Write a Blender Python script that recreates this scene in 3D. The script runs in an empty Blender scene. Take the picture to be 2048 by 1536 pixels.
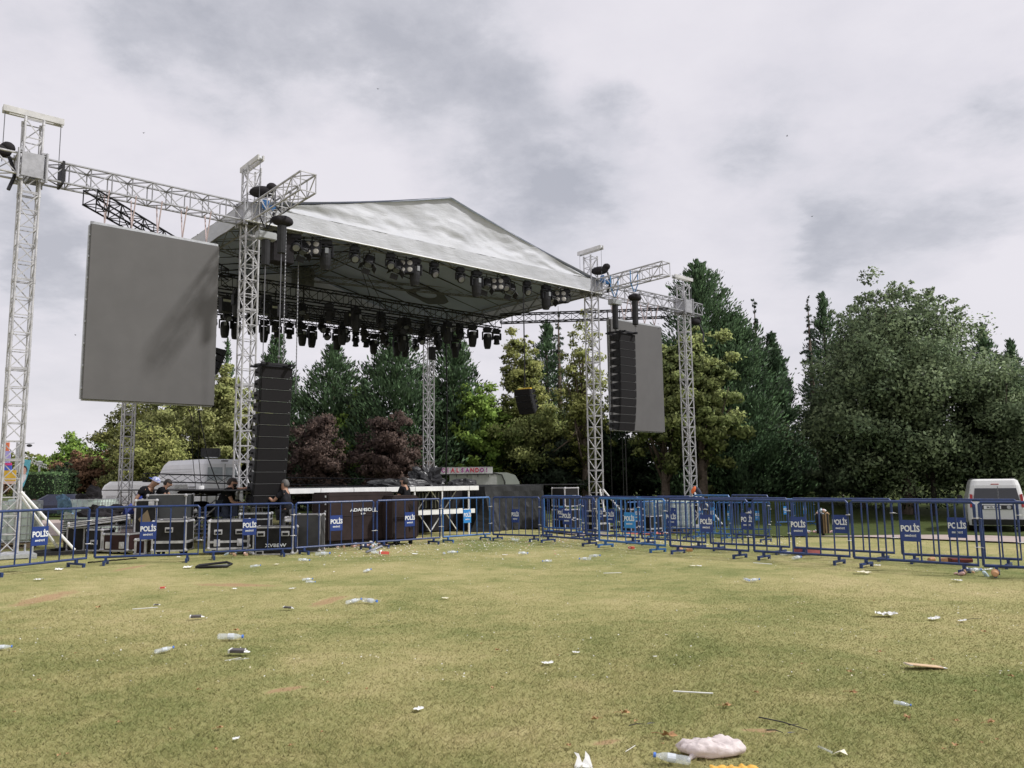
import bpy, bmesh, math, random
import numpy as np
from mathutils import Vector, Matrix, Euler
random.seed(7); RNG = np.random.default_rng(11)
sc = bpy.context.scene; col = sc.collection
R = math.radians; PI = math.pi
# ------------------------------------------------------------------ camera
EYE = 1.5; FPX = 1595.5; PITCH = R(6.993); ROLL = R(.7067)
_F = Vector((0, math.cos(PITCH), math.sin(PITCH))); _R0 = Vector((1, 0, 0)); _U0 = Vector((0, -math.sin(PITCH), math.cos(PITCH)))
_R = _R0*math.cos(ROLL) - _U0*math.sin(ROLL); _U = _R0*math.sin(ROLL) + _U0*math.cos(ROLL)
cam = bpy.data.cameras.new('camera'); camo = bpy.data.objects.new('camera', cam); col.objects.link(camo)
cam.sensor_width = 36; cam.lens = FPX/2048*36; cam.clip_start = .05; cam.clip_end = 2000
camo.matrix_world = Matrix(((_R.x, _U.x, -_F.x, 0), (_R.y, _U.y, -_F.y, 0), (_R.z, _U.z, -_F.z, EYE), (0, 0, 0, 1)))
sc.camera = camo
# ------------------------------------------------------------------ sky and sun
SUNV = Vector((.66, -.10, .74)).normalized()
world = bpy.data.worlds.new("World"); sc.world = world; world.use_nodes = True
nt = world.node_tree; nt.nodes.clear()
def N(t, **k):
    n = nt.nodes.new(t)
    for a, b in k.items():
        if a in n.inputs: n.inputs[a].default_value = b
        else: setattr(n, a, b)
    return n
def L(a, b): nt.links.new(a, b)
def vm(op, a, b=None):
    n = nt.nodes.new('ShaderNodeVectorMath'); n.operation = op
    L(a, n.inputs[0]) if hasattr(a, 'is_linked') else setattr(n.inputs[0], 'default_value', a)
    if b is not None:
        L(b, n.inputs[1]) if hasattr(b, 'is_linked') else setattr(n.inputs[1], 'default_value', b)
    return n
def mt(op, a, b=None, c=None, clamp=False):
    n = nt.nodes.new('ShaderNodeMath'); n.operation = op; n.use_clamp = clamp
    for i, x in enumerate((a, b, c)):
        if x is None: continue
        if hasattr(x, 'is_linked'): L(x, n.inputs[i])
        else: n.inputs[i].default_value = x
    return n.outputs[0]
def ramp(fac, stops):
    n = nt.nodes.new('ShaderNodeValToRGB'); L(fac, n.inputs[0]); cr = n.color_ramp
    while len(cr.elements) < len(stops): cr.elements.new(.5)
    for e, (p, c) in zip(cr.elements, stops): e.position = p; e.color = (*c, 1) if len(c) == 3 else c
    return n.outputs[0]
def mixc(fac, a, b, mode='MIX'):
    n = nt.nodes.new('ShaderNodeMix'); n.data_type = 'RGBA'; n.blend_type = mode
    for i, x in ((0, fac), (6, a), (7, b)):
        if hasattr(x, 'is_linked'): L(x, n.inputs[i])
        else: n.inputs[i].default_value = (*x, 1) if isinstance(x, tuple) and len(x) == 3 else x
    return n.outputs[2]
def noise(vec, scale, detail=4, rough=.55, dist=0.):
    n = nt.nodes.new('ShaderNodeTexNoise')
    if vec is not None: L(vec, n.inputs['Vector'])
    n.inputs['Scale'].default_value = scale; n.inputs['Detail'].default_value = detail
    n.inputs['Roughness'].default_value = rough; n.inputs['Distortion'].default_value = dist
    return n.outputs['Fac']
def pixdir(x, y): return (_F + _R*((x-1024)/FPX) + _U*((768-y)/FPX)).normalized()
tc = N('ShaderNodeTexCoord'); dirv = vm('NORMALIZE', tc.outputs['Generated']).outputs[0]
sky = nt.nodes.new('ShaderNodeTexSky'); sky.sky_type = 'NISHITA'; sky.sun_disc = False
sky.sun_elevation = math.asin(SUNV.z); sky.sun_rotation = math.atan2(SUNV.x, SUNV.y); sky.air_density = 1; sky.dust_density = 3
sep = nt.nodes.new('ShaderNodeSeparateXYZ'); L(dirv, sep.inputs[0]); dz = sep.outputs[2]
# cloud layer seen in perspective: direction divided by its height
den = mt('ADD', mt('MAXIMUM', dz, 0.0), .22)
cb = nt.nodes.new('ShaderNodeCombineXYZ'); L(mt('DIVIDE', sep.outputs[0], den), cb.inputs[0]); L(mt('DIVIDE', sep.outputs[1], den), cb.inputs[1])
cv = cb.outputs[0]
n1 = noise(cv, 1.25, 9, .60, .15); n2 = noise(cv, 3.6, 8, .62, .15); n3 = noise(cv, .45, 4, .5)
wn = nt.nodes.new('ShaderNodeTexNoise'); L(cv, wn.inputs['Vector']); wn.inputs['Scale'].default_value = 2.2; wn.inputs['Detail'].default_value = 7; wn.inputs['Roughness'].default_value = .6
warp = vm('NORMALIZE', vm('ADD', dirv, vm('MULTIPLY', vm('SUBTRACT', wn.outputs['Color'], (.5, .5, .5)).outputs[0], (.26, .26, .16)).outputs[0]).outputs[0]).outputs[0]
def blob(px, py, rad, amt):
    c = pixdir(px, py); d = vm('DOT_PRODUCT', warp, tuple(c)).outputs['Value']
    t = mt('DIVIDE', mt('SUBTRACT', d, math.cos(rad)), 1-math.cos(rad), clamp=True)
    return mt('MULTIPLY', mt('MULTIPLY', t, t), amt)
B = None
for b in ((430, 60, .15, .42), (620, 120, .15, .42), (860, 150, .15, .42), (1040, 260, .11, .46), (900, 40, .16, .28), (600, -60, .25, .3), (1150, 360, .10, .42), (1230, 230, .05, .3), (1000, 370, .09, .3), (1250, 235, .04, .22), (1655, 490, .045, .38), (1750, 470, .05, .22), (1870, 470, .07, .26), (1530, 325, .07, .22), (1130, 370, .06, .3), (560, 590, .05, .3), (2010, 215, .06, .4), (120, 540, .07, .45), (50, 450, .07, .4), (300, 60, .07, .35), (40, 470, .12, .4), (1500, 300, .12, .28), (1780, 470, .12, .32), (1620, 480, .08, .2),
          (130, 250, .17, -.25), (230, 590, .1, -.15), (1300, 60, .2, -.1), (1960, 260, .14, .15), (60, 110, .12, .35), (1100, 470, .1, .35), (2000, 560, .15, -.3), (700, 330, .12, -.3)):
    x = blob(*b); B = x if B is None else mt('ADD', B, x)
n4 = noise(cv, 8.5, 8, .66, .15)
dark = mt('ADD', mt('ADD', mt('MULTIPLY', n1, .85), mt('MULTIPLY', n2, .50)), mt('ADD', mt('MULTIPLY', n3, .3), mt('MULTIPLY', n4, .22)))
dark = mt('ADD', mt('SUBTRACT', dark, .80), mt('MULTIPLY', B, mt('SUBTRACT', mt('ADD', mt('MULTIPLY', n1, 1.5), mt('ADD', mt('MULTIPLY', n2, 1.5), mt('MULTIPLY', n4, 1.0))), 1.0)))
ccol = ramp(dark, [(0.0, (.80, .775, .83)), (.18, (.745, .725, .785)), (.40, (.665, .66, .72)), (.66, (.55, .555, .615)), (1, (.46, .47, .53))])
hz = ramp(dz, [(0.0, (1, 1, 1)), (.16, (.35, .35, .35)), (.4, (0, 0, 0))])
ccol = mixc(mt('MULTIPLY', hz, .45), ccol, (.86, .83, .86))
cover = mt('ADD', .93, mt('MULTIPLY', mt('SUBTRACT', n3, .5), -.5), clamp=True)
bgs = N('ShaderNodeBackground', Strength=.10); L(sky.outputs[0], bgs.inputs[0])
bgc = N('ShaderNodeBackground', Strength=1.05); L(ccol, bgc.inputs[0])
ms = nt.nodes.new('ShaderNodeMixShader'); L(cover, ms.inputs[0]); L(bgs.outputs[0], ms.inputs[1]); L(bgc.outputs[0], ms.inputs[2])
wo = nt.nodes.new('ShaderNodeOutputWorld'); L(ms.outputs[0], wo.inputs[0])
sl = bpy.data.lights.new('sun', 'SUN'); sl.energy = 3.4; sl.angle = R(3.2); sl.color = (1, .985, .965)
so = bpy.data.objects.new('sun', sl); col.objects.link(so); so.rotation_euler = SUNV.to_track_quat('Z', 'Y').to_euler()
sc.view_settings.view_transform = 'Standard'; sc.view_settings.look = 'None'; sc.view_settings.exposure = 0; sc.view_settings.gamma = 1
sc.cycles.max_bounces = 6; sc.cycles.transparent_max_bounces = 8
# ------------------------------------------------------------------ placing helpers
def S(t): t = min(max(t, 0.), 1.); return t*t*(3-2*t)
def gz(x, y):
    return -.45*S(x/6)*S((y-20)/7) + 1.15*S((y-34)/14)*S((x-9)/7) + .35*S((y-60)/60)
def ray(px, py): return _F + _R*((px-1024)/FPX) + _U*((768-py)/FPX)
def A(px, py, Y): r = ray(px, py); return Vector((0, 0, EYE)) + r*(Y/r.y)
def G(px, py, dz_=0.):
    r = ray(px, py); z = 0.
    for _ in range(25):
        p = Vector((0, 0, EYE)) + r*((z+dz_-EYE)/r.z); z = .5*z + .5*gz(p.x, p.y)
    p.z = gz(p.x, p.y); return p
AL = R(40.556); EX, EY = math.cos(AL), math.sin(AL); T2X, T2Y = -6.997, 20.793
def st(u, v, z=0.): return Vector((T2X+EX*u-EY*v, T2Y+EY*u+EX*v, z))
SW, SD, OA, OB = 13.19, 10.725, 5.16, 5.6
# ------------------------------------------------------------------ materials
MATS = {}
def mat(name, c, rough=.6, metal=0., var=.12, vs=6., bump=0., bs=40., spec=.5, c2=None, trans=0., alpha=1., coat=0., obj=False):
    if name in MATS: return MATS[name]
    global nt
    m = bpy.data.materials.new(name); m.use_nodes = True; nt = m.node_tree; nt.nodes.clear()
    out = nt.nodes.new('ShaderNodeOutputMaterial'); p = nt.nodes.new('ShaderNodeBsdfPrincipled'); L(p.outputs[0], out.inputs[0])
    tcn = nt.nodes.new('ShaderNodeTexCoord'); v = tcn.outputs['Object']
    n = noise(v, vs, 5, .6)
    lo = tuple(x*(1-var) for x in c); hi = tuple(min(1, x*(1+var)) for x in c) if c2 is None else c2
    cc = ramp(n, [(.35, lo), (.65, hi)])
    L(cc, p.inputs['Base Color']); p.inputs['Metallic'].default_value = metal
    rr = mt('ADD', rough-.08, mt('MULTIPLY', noise(v, vs*2.7, 3), .16), clamp=True); L(rr, p.inputs['Roughness'])
    p.inputs['Specular IOR Level'].default_value = spec; p.inputs['Alpha'].default_value = alpha
    if coat: p.inputs['Coat Weight'].default_value = coat; p.inputs['Coat Roughness'].default_value = .08
    if bump:
        b = nt.nodes.new('ShaderNodeBump'); b.inputs['Strength'].default_value = bump; b.inputs['Distance'].default_value = .02
        L(noise(v, bs, 4), b.inputs['Height']); L(b.outputs[0], p.inputs['Normal'])
    if trans:
        t = nt.nodes.new('ShaderNodeBsdfTranslucent'); L(cc, t.inputs[0]); mx = nt.nodes.new('ShaderNodeMixShader'); mx.inputs[0].default_value = trans
        L(p.outputs[0], mx.inputs[1]); L(t.outputs[0], mx.inputs[2]); L(mx.outputs[0], out.inputs[0])
    MATS[name] = m; return m
def glassy(name, c, rough=.1, alpha=.35):
    if name in MATS: return MATS[name]
    return mat(name, c, rough, 0, .1, 12, .3, 30, alpha=alpha, spec=.9)
ALU = mat('aluminium', (.37, .37, .385), .42, .4, .14, 9)
ALUW = mat('bright_aluminium', (.47, .465, .475), .45, .3, .22, 7)
BLK = mat('black_metal', (.014, .014, .017), .5, .1, .3, 8, spec=.35)
BLKP = mat('black_paint', (.017, .017, .019), .6, 0, .3, 14, .1, spec=.3)
LAM = mat('case_laminate', (.013, .0125, .0125), .65, 0, .3, 5, .1, spec=.22)
LAMR = mat('brown_laminate', (.026, .011, .011), .65, 0, .22, 5, spec=.22)
FAB = mat('black_fabric', (.022, .020, .022), .9, 0, .25, 3, .25, 60, spec=.2)
FABB = mat('brown_black_cover', (.034, .023, .022), .85, 0, .25, 2, .25, 18, spec=.25)
TARPB = mat('black_tarpaulin', (.022, .023, .023), .6, 0, .25, 2, .3, 7, spec=.3)
WHT = mat('white_paint', (.80, .80, .79), .5, 0, .07, 5)
STEEL = mat('galvanised_steel', (.45, .46, .47), .45, .5, .15, 12)
CHAIN = mat('chain_steel', (.2, .2, .21), .45, .6, .2, 60)
BLUE = mat('blue_paint', (.014, .036, .130), .42, 0, .3, 7, .1, 50)
BLUEL = mat('light_blue_paint', (.035, .13, .34), .45, 0, .25, 7)
SIGNB = mat('blue_sign', (.014, .040, .19), .4, 0, .12, 4)
SIGNL = mat('light_blue_sign', (.03, .23, .56), .4, 0, .1, 4)
GREYS = mat('led_screen_grey', (.108, .104, .103), .75, 0, .06, 1.2)
LENS = mat('lamp_lens', (.17, .175, .19), .12, 0, .1, 30, spec=1.)
LAMPW = mat('warm_lamp_glass', (.30, .285, .25), .2, 0, .1, 30, spec=1.)
YEL = mat('yellow_plastic', (.75, .5, .05), .5)
RUB = mat('black_rubber', (.014, .014, .014), .8, 0, .2, 20, spec=.2)
RED = mat('red_lamp', (.45, .02, .015), .25, 0, .2, 20)
HOISTB = mat('hoist_blue', (.05, .22, .55), .4)
# ------------------------------------------------------------------ mesh builder
class MB:
    def __init__(s): s.v = []; s.f = []; s.off = Vector((0, 0, 0)); s.m = None
    def add(s, vs, fs):
        b = len(s.v)
        for p in vs:
            p = Vector(p)
            if s.m is not None: p = s.m @ p
            s.v.append(tuple(p - s.off))
        s.f += [tuple(b+i for i in f) for f in fs]; return s
    def box(s, c, d, rot=None):
        x, y, z = d[0]/2, d[1]/2, d[2]/2; c = Vector(c)
        vs = [Vector((i*x, j*y, k*z)) for i in (-1, 1) for j in (-1, 1) for k in (-1, 1)]
        if rot is not None:
            m = rot if isinstance(rot, Matrix) else Euler(rot).to_matrix()
            vs = [m @ p for p in vs]
        return s.add([c+p for p in vs], [(0, 1, 3, 2), (4, 6, 7, 5), (0, 4, 5, 1), (2, 3, 7, 6), (0, 2, 6, 4), (1, 5, 7, 3)])
    def cbox(s, c, d, ch=.01, rot=None):
        # chamfered box
        x, y, z = d[0]/2, d[1]/2, d[2]/2; c = Vector(c); bm = bmesh.new(); bmesh.ops.create_cube(bm, size=1)
        for v in bm.verts: v.co = Vector((v.co.x*d[0], v.co.y*d[1], v.co.z*d[2]))
        bmesh.ops.bevel(bm, geom=bm.edges[:]+bm.verts[:], offset=ch, segments=2, affect='EDGES', clamp_overlap=True)
        bm.verts.ensure_lookup_table(); m = Euler(rot).to_matrix() if rot is not None and not isinstance(rot, Matrix) else (rot or Matrix.Identity(3))
        s.add([c + m @ v.co for v in bm.verts], [tuple(v.index for v in f.verts) for f in bm.faces]); bm.free(); return s
    def tube(s, p, q, r, n=6, r2=None, cap=True):
        p = Vector(p); q = Vector(q); d = q-p
        if d.length < 1e-6: return s
        d.normalize(); a = d.orthogonal().normalized() if abs(d.z) > .9 else d.cross(Vector((0, 0, 1))).normalized(); b = d.cross(a)
        r2 = r if r2 is None else r2; vs = []
        for e, rr in ((p, r), (q, r2)):
            for i in range(n):
                t = 2*PI*(i+.5)/n; vs.append(e + a*math.cos(t)*rr + b*math.sin(t)*rr)
        fs = [(i, (i+1) % n, n+(i+1) % n, n+i) for i in range(n)]
        if cap: fs += [tuple(range(n-1, -1, -1)), tuple(range(n, 2*n))]
        return s.add(vs, fs)
    def path(s, pts, r, n=5):
        pts = [Vector(p) for p in pts]; vs = []; m = len(pts); rs = r if isinstance(r, (list, tuple)) else [r]*m
        a = None
        for k, p in enumerate(pts):
            d = (pts[min(k+1, m-1)] - pts[max(k-1, 0)]).normalized()
            a = (d.orthogonal() if a is None else a - d*a.dot(d)).normalized(); b = d.cross(a)
            for i in range(n): t = 2*PI*i/n; vs.append(p + a*math.cos(t)*rs[k] + b*math.sin(t)*rs[k])
        fs = [(k*n+i, k*n+(i+1) % n, (k+1)*n+(i+1) % n, (k+1)*n+i) for k in range(m-1) for i in range(n)]
        fs += [tuple(range(n-1, -1, -1)), tuple(range((m-1)*n, m*n))]
        return s.add(vs, fs)
    def ball(s, c, r, nu=12, nv=8, rot=None, z0=-1., z1=1.):
        r = (r, r, r) if not hasattr(r, '__len__') else r; c = Vector(c); vs = []
        m = Euler(rot).to_matrix() if rot is not None else Matrix.Identity(3)
        t0, t1 = math.acos(max(-1, min(1, z1))), math.acos(max(-1, min(1, z0)))
        for j in range(nv+1):
            t = t0+(t1-t0)*j/nv
            for i in range(nu):
                a = 2*PI*i/nu; vs.append(c + m @ Vector((r[0]*math.sin(t)*math.cos(a), r[1]*math.sin(t)*math.sin(a), r[2]*math.cos(t))))
        return s.add(vs, [(j*nu+i, (j+1)*nu+i, (j+1)*nu+(i+1) % nu, j*nu+(i+1) % nu) for j in range(nv) for i in range(nu)])
    def lathe(s, prof, c=(0, 0, 0), rot=None, n=14, sq=(1, 1)):
        c = Vector(c); m = Euler(rot).to_matrix() if rot is not None and not isinstance(rot, Matrix) else (rot or Matrix.Identity(3)); vs = []
        for (r, z) in prof:
            for i in range(n): a = 2*PI*i/n; vs.append(c + m @ Vector((r*math.cos(a)*sq[0], r*math.sin(a)*sq[1], z)))
        k = len(prof); fs = [(j*n+i, j*n+(i+1) % n, (j+1)*n+(i+1) % n, (j+1)*n+i) for j in range(k-1) for i in range(n)]
        fs += [tuple(range(n-1, -1, -1)), tuple(range((k-1)*n, k*n))]
        return s.add(vs, fs)
    def loft(s, rings, cap=True):
        n = len(rings[0]); vs = [p for r_ in rings for p in r_]; k = len(rings)
        fs = [(j*n+i, j*n+(i+1) % n, (j+1)*n+(i+1) % n, (j+1)*n+i) for j in range(k-1) for i in range(n)]
        if cap: fs += [tuple(range(n-1, -1, -1)), tuple(range((k-1)*n, k*n))]
        return s.add(vs, fs)
    def build(s, name, m, parent=None, smooth=False):
        me = bpy.data.meshes.new(name); me.from_pydata([tuple(p) for p in s.v], [], s.f)
        me.materials.append(m)
        if smooth: me.polygons.foreach_set('use_smooth', [True]*len(me.polygons))
        me.update()
        o = bpy.data.objects.new(name, me); col.objects.link(o)
        if parent is not None: o.parent = parent
        return o
def tag(o, label=None, cat=None, group=None, kind=None):
    if label: o['label'] = label
    if cat: o['category'] = cat
    if group: o['group'] = group
    if kind: o['kind'] = kind
    return o
def thing(name, label, cat, loc=(0, 0, 0), rz=0., group=None, rot=None):
    o = bpy.data.objects.new(name, None); col.objects.link(o); o.location = loc
    o.rotation_euler = rot if rot is not None else (0, 0, rz); o.empty_display_size = .1
    return tag(o, label, cat, group)
def kids(o): return [c for c in bpy.data.objects if c.parent == o]
TREEC = {}
def dup(root, loc=None, rz=None, label=None, scale=None, rot=None):
    def cp(o, par):
        c = o.copy(); col.objects.link(c); c.parent = par
        for k in TREEC[o.name]: cp(k, c)
        return c
    def scan(o):
        TREEC[o.name] = kids(o)
        for k in TREEC[o.name]: scan(k)
    if root.name not in TREEC: scan(root)
    c = cp(root, None)
    if loc is not None: c.location = loc
    if rz is not None: c.rotation_euler = (0, 0, rz)
    if rot is not None: c.rotation_euler = rot
    if scale is not None: c.scale = scale
    if label: c['label'] = label
    return c
def struct(name, mb, m): o = mb.build(name, m); o['kind'] = 'structure'; return o
def text_mesh(s, size, depth=.004, bold=0., name='lettering', m=None, parent=None, loc=(0, 0, 0), rot=(R(90), 0, 0), sx=1.):
    cu = bpy.data.curves.new(name, 'FONT'); cu.body = s; cu.size = size; cu.extrude = depth/2; cu.offset = bold; cu.align_x = 'CENTER'; cu.align_y = 'CENTER'; cu.resolution_u = 3
    o = bpy.data.objects.new(name, cu); col.objects.link(o); bpy.context.view_layer.update()
    me = bpy.data.meshes.new_from_object(o.evaluated_get(bpy.context.evaluated_depsgraph_get()))
    bpy.data.objects.remove(o); me.name = name
    mm = Matrix.Translation(loc) @ Euler(rot).to_matrix().to_4x4() @ Matrix.Diagonal((sx, 1, 1, 1)); me.transform(mm)
    me.materials.clear(); me.materials.append(m)
    r = bpy.data.objects.new(name, me); col.objects.link(r); r.parent = parent; return r
ORD = ['first', 'second', 'third', 'fourth', 'fifth', 'sixth', 'seventh', 'eighth', 'ninth', 'tenth', 'eleventh', 'twelfth', 'thirteenth', 'fourteenth', 'fifteenth', 'sixteenth', 'seventeenth', 'eighteenth', 'nineteenth', 'twentieth', 'twenty-first', 'twenty-second']
# ================================================================== GROUND
def grid_mesh(xs, ys, zf, name):
    nx, ny = len(xs), len(ys); X, Y = np.meshgrid(xs, ys); Z = np.vectorize(zf)(X, Y)
    me = bpy.data.meshes.new(name); me.vertices.add(nx*ny); me.vertices.foreach_set('co', np.stack([X, Y, Z], -1).ravel())
    i = np.arange(ny-1)[:, None]*nx + np.arange(nx-1)[None]; q = np.stack([i, i+1, i+nx+1, i+nx], -1).reshape(-1, 4)
    set_faces(me, q); return me
def set_faces(me, q):
    n, k = q.shape; me.loops.add(n*k); me.loops.foreach_set('vertex_index', q.ravel().astype(np.int32))
    me.polygons.add(n); me.polygons.foreach_set('loop_start', (np.arange(n)*k).astype(np.int32))
    try: me.polygons.foreach_set('loop_total', np.full(n, k, np.int32))
    except Exception: pass
    me.update(calc_edges=True)
SOIL = [(G(10, 1218), G(160, 1178), .34), (G(215, 1145), G(300, 1128), .2), (G(540, 1385), G(610, 1372), .10), (G(380, 1168), G(560, 1172), .3), (G(620, 1215), G(690, 1190), .2), (G(1480, 1460), G(1560, 1462), .06), (G(1180, 1490), G(1240, 1480), .07),
        (G(820, 1092), G(1120, 1074), .28), (G(1250, 1076), G(1560, 1082), .3)]
def soil_np(x, y):
    m = np.zeros_like(x)
    for a, b, w in SOIL:
        d = (b-a); ll = d.x*d.x+d.y*d.y; t = np.clip(((x-a.x)*d.x+(y-a.y)*d.y)/ll, 0, 1)
        m = np.maximum(m, 1-np.hypot(x-a.x-t*d.x, y-a.y-t*d.y)/w)
    return m
def grass_nodes(rand=None):
    """colour of the lawn at a world position: green, straw and bare earth"""
    g = nt.nodes.new('ShaderNodeNewGeometry'); pos = g.outputs['Position']
    fl = vm('MULTIPLY', pos, (1, 1, 0)).outputs[0]
    a = noise(fl, .28, 6, .62, .4); b = noise(fl, 1.9, 6, .7, .3); c = noise(fl, 34, 4, .7)
    f = mt('ADD', mt('ADD', mt('MULTIPLY', a, 1.25), mt('MULTIPLY', b, .72)), mt('MULTIPLY', c, .24))
    f = mt('SUBTRACT', f, .61)
    if rand is not None: f = mt('ADD', f, mt('MULTIPLY', mt('SUBTRACT', rand, .5), .20))
    cc = ramp(f, [(.14, (.150, .182, .060)), (.36, (.240, .248, .094)), (.56, (.350, .322, .140)), (.80, (.47, .395, .205))])
    # bare earth
    S_ = None
    for p, q, w in SOIL[:7]:
        mid = (p+q)/2; d = q-p; ang = math.atan2(d.y, d.x)
        mp = nt.nodes.new('ShaderNodeMapping'); mp.vector_type = 'TEXTURE'; mp.inputs['Location'].default_value = (mid.x, mid.y, 0)
        mp.inputs['Rotation'].default_value = (0, 0, ang); mp.inputs['Scale'].default_value = (d.length/2+w, w, 1); L(fl, mp.inputs[0])
        x = mt('SUBTRACT', 1., vm('LENGTH', mp.outputs[0]).outputs['Value'], clamp=True); S_ = x if S_ is None else mt('MAXIMUM', S_, x)
    sm = mt('MULTIPLY', mt('SUBTRACT', mt('ADD', mt('MULTIPLY', S_, 1.2), mt('MULTIPLY', mt('SUBTRACT', noise(fl, 7, 6, .75, .6), .5), 1.9)), .34), 2.6, clamp=True)
    earth = ramp(c, [(.3, (.30, .17, .09)), (.7, (.45, .29, .18))])
    cc = mixc(mt('MULTIPLY', sm, .75 if rand is None else .35), cc, earth)
    # tree shade painted into the turf colour, darker green beyond path and under trees
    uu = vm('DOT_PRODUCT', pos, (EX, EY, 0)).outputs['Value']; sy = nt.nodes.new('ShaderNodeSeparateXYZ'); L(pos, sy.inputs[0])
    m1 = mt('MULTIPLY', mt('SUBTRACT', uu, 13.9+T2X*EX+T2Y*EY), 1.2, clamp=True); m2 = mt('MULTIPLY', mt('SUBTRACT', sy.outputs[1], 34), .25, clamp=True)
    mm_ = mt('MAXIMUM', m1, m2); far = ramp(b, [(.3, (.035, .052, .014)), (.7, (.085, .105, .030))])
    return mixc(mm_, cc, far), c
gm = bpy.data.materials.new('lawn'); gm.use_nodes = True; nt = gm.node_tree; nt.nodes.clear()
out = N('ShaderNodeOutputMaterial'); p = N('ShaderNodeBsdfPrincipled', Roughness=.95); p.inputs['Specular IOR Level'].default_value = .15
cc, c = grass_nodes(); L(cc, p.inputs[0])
geo = N('ShaderNodeNewGeometry'); bp = N('ShaderNodeBump', Strength=.5, Distance=.03); L(noise(geo.outputs['Position'], 55, 5, .75), bp.inputs['Height']); L(bp.outputs[0], p.inputs['Normal']); L(p.outputs[0], out.inputs[0])
def sp(a, b, n, k): t = np.linspace(-1, 1, n); return a+(b-a)*(np.sinh(t*k)/np.sinh(k)+1)/2
xs = np.sinh(np.linspace(-1, 1, 170)*4.2)/np.sinh(4.2)*420; ys = np.sinh(np.linspace(-.45, 1, 190)*4.0)/np.sinh(4.)*520+16
me = grid_mesh(xs, ys, gz, 'ground'); me.materials.append(gm); me.polygons.foreach_set('use_smooth', [True]*len(me.polygons))
go = bpy.data.objects.new('ground', me); col.objects.link(go); go['kind'] = 'structure'
# paved park paths
PAVE = mat('pink_paving', (.37, .30, .265), .85, 0, .10, 1.5, .25, 30)
def strip(name, pts, w, lift=.035):
    mb = MB(); rows = []
    P = []
    for a, b in zip(pts[:-1], pts[1:]):
        n_ = max(2, int((b-a).length/1.0))
        P += [a.lerp(b, i/n_) for i in range(n_)]
    P.append(pts[-1])
    for k, q in enumerate(P):
        d = (P[min(k+1, len(P)-1)]-P[max(k-1, 0)]); d.z = 0; d.normalize(); s_ = Vector((d.y, -d.x, 0)); row = []
        for j in range(9):
            p_ = q + s_*(w*(j/8-.5)); row.append((p_.x, p_.y, gz(p_.x, p_.y)+lift))
        rows.append(row)
    vs = [v for r_ in rows for v in r_]; n_ = 9
    mb.add(vs, [(i*n_+j, i*n_+j+1, (i+1)*n_+j+1, (i+1)*n_+j) for i in range(len(rows)-1) for j in range(n_-1)])
    return struct(name, mb, PAVE)
strip('path', [st(13.0, -34), st(13.0, -14), st(12.4, -8.2), st(11.9, -5.2), st(10.9, -3.9), st(8.2, -3.4)], 2.0)
pb = MB(); pz = [(-60, 25), (-13, 25.2), (-12.2, 27), (-15.5, 33), (-20, 37.5), (-60, 37.5)]
pb.add([(x, y, .012) for x, y in pz], [tuple(range(6))]); struct('pavement', pb, PAVE)
# ------------------------------------------------------------------ grass blades
def blades(n=820000):
    # spread over the lawn, denser near the viewer
    ymin, ymax = 3.2, 23.; u = RNG.random(n); y = ymin*(ymax/ymin)**(u**.92)
    x = (RNG.random(n)*2-1)*(.72*y+3.5)
    m = soil_np(x, y); keep = (m < .25) | (RNG.random(n) < .25); keep &= ~((y > 20.8) & (x < -.9)); x, y = x[keep], y[keep]; n = len(x)
    g = np.vectorize(gz)(x, y) if False else -.45*(lambda t: t*t*(3-2*t))(np.clip(x/6, 0, 1))*(lambda t: t*t*(3-2*t))(np.clip((y-20)/7, 0, 1))
    h = RNG.uniform(.010, .030, n)*(1+.25*np.sin(x*1.3)*np.cos(y*.9)); wd = RNG.uniform(.0012, .0022, n)*(1+y*.16); a = RNG.random(n)*2*PI; b = RNG.random(n)*2*PI
    h *= np.clip(1.35-y/11, .22, 1); ln = RNG.uniform(.5, 2.0, n)*h
    co = np.zeros((n, 3, 3)); co[:, 0] = np.stack([x-np.cos(a)*wd, y-np.sin(a)*wd, g], -1); co[:, 1] = np.stack([x+np.cos(a)*wd, y+np.sin(a)*wd, g], -1)
    co[:, 2] = np.stack([x+np.cos(b)*ln, y+np.sin(b)*ln, g+h], -1)
    me = bpy.data.meshes.new('grass_blades'); me.vertices.add(n*3); me.vertices.foreach_set('co', co.ravel()); set_faces(me, np.arange(n*3).reshape(n, 3))
    at = me.attributes.new('rnd', 'FLOAT', 'FACE'); at.data.foreach_set('value', RNG.random(n).astype(np.float32))
    m = bpy.data.materials.new('grass_blade'); m.use_nodes = True
    global nt; nt = m.node_tree; nt.nodes.clear(); out = N('ShaderNodeOutputMaterial')
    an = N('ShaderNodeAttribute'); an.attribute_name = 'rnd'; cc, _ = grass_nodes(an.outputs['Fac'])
    gn = N('ShaderNodeNewGeometry'); upn = vm('NORMALIZE', vm('ADD', vm('MULTIPLY', gn.outputs['Normal'], (.45, .45, .45)).outputs[0], (0, 0, .8)).outputs[0]).outputs[0]
    d = N('ShaderNodeBsdfDiffuse'); L(cc, d.inputs[0]); L(upn, d.inputs['Normal']); t = N('ShaderNodeBsdfTranslucent'); L(cc, t.inputs[0]); mx = N('ShaderNodeMixShader', Fac=.3)
    mx.inputs[0].default_value = .3; L(d.outputs[0], mx.inputs[1]); L(t.outputs[0], mx.inputs[2]); L(mx.outputs[0], out.inputs[0])
    me.materials.append(m); o = bpy.data.objects.new('grass', me); col.objects.link(o); tag(o, 'short dry mown grass covering the lawn in front of the stage', 'grass', kind='stuff')
blades()
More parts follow.
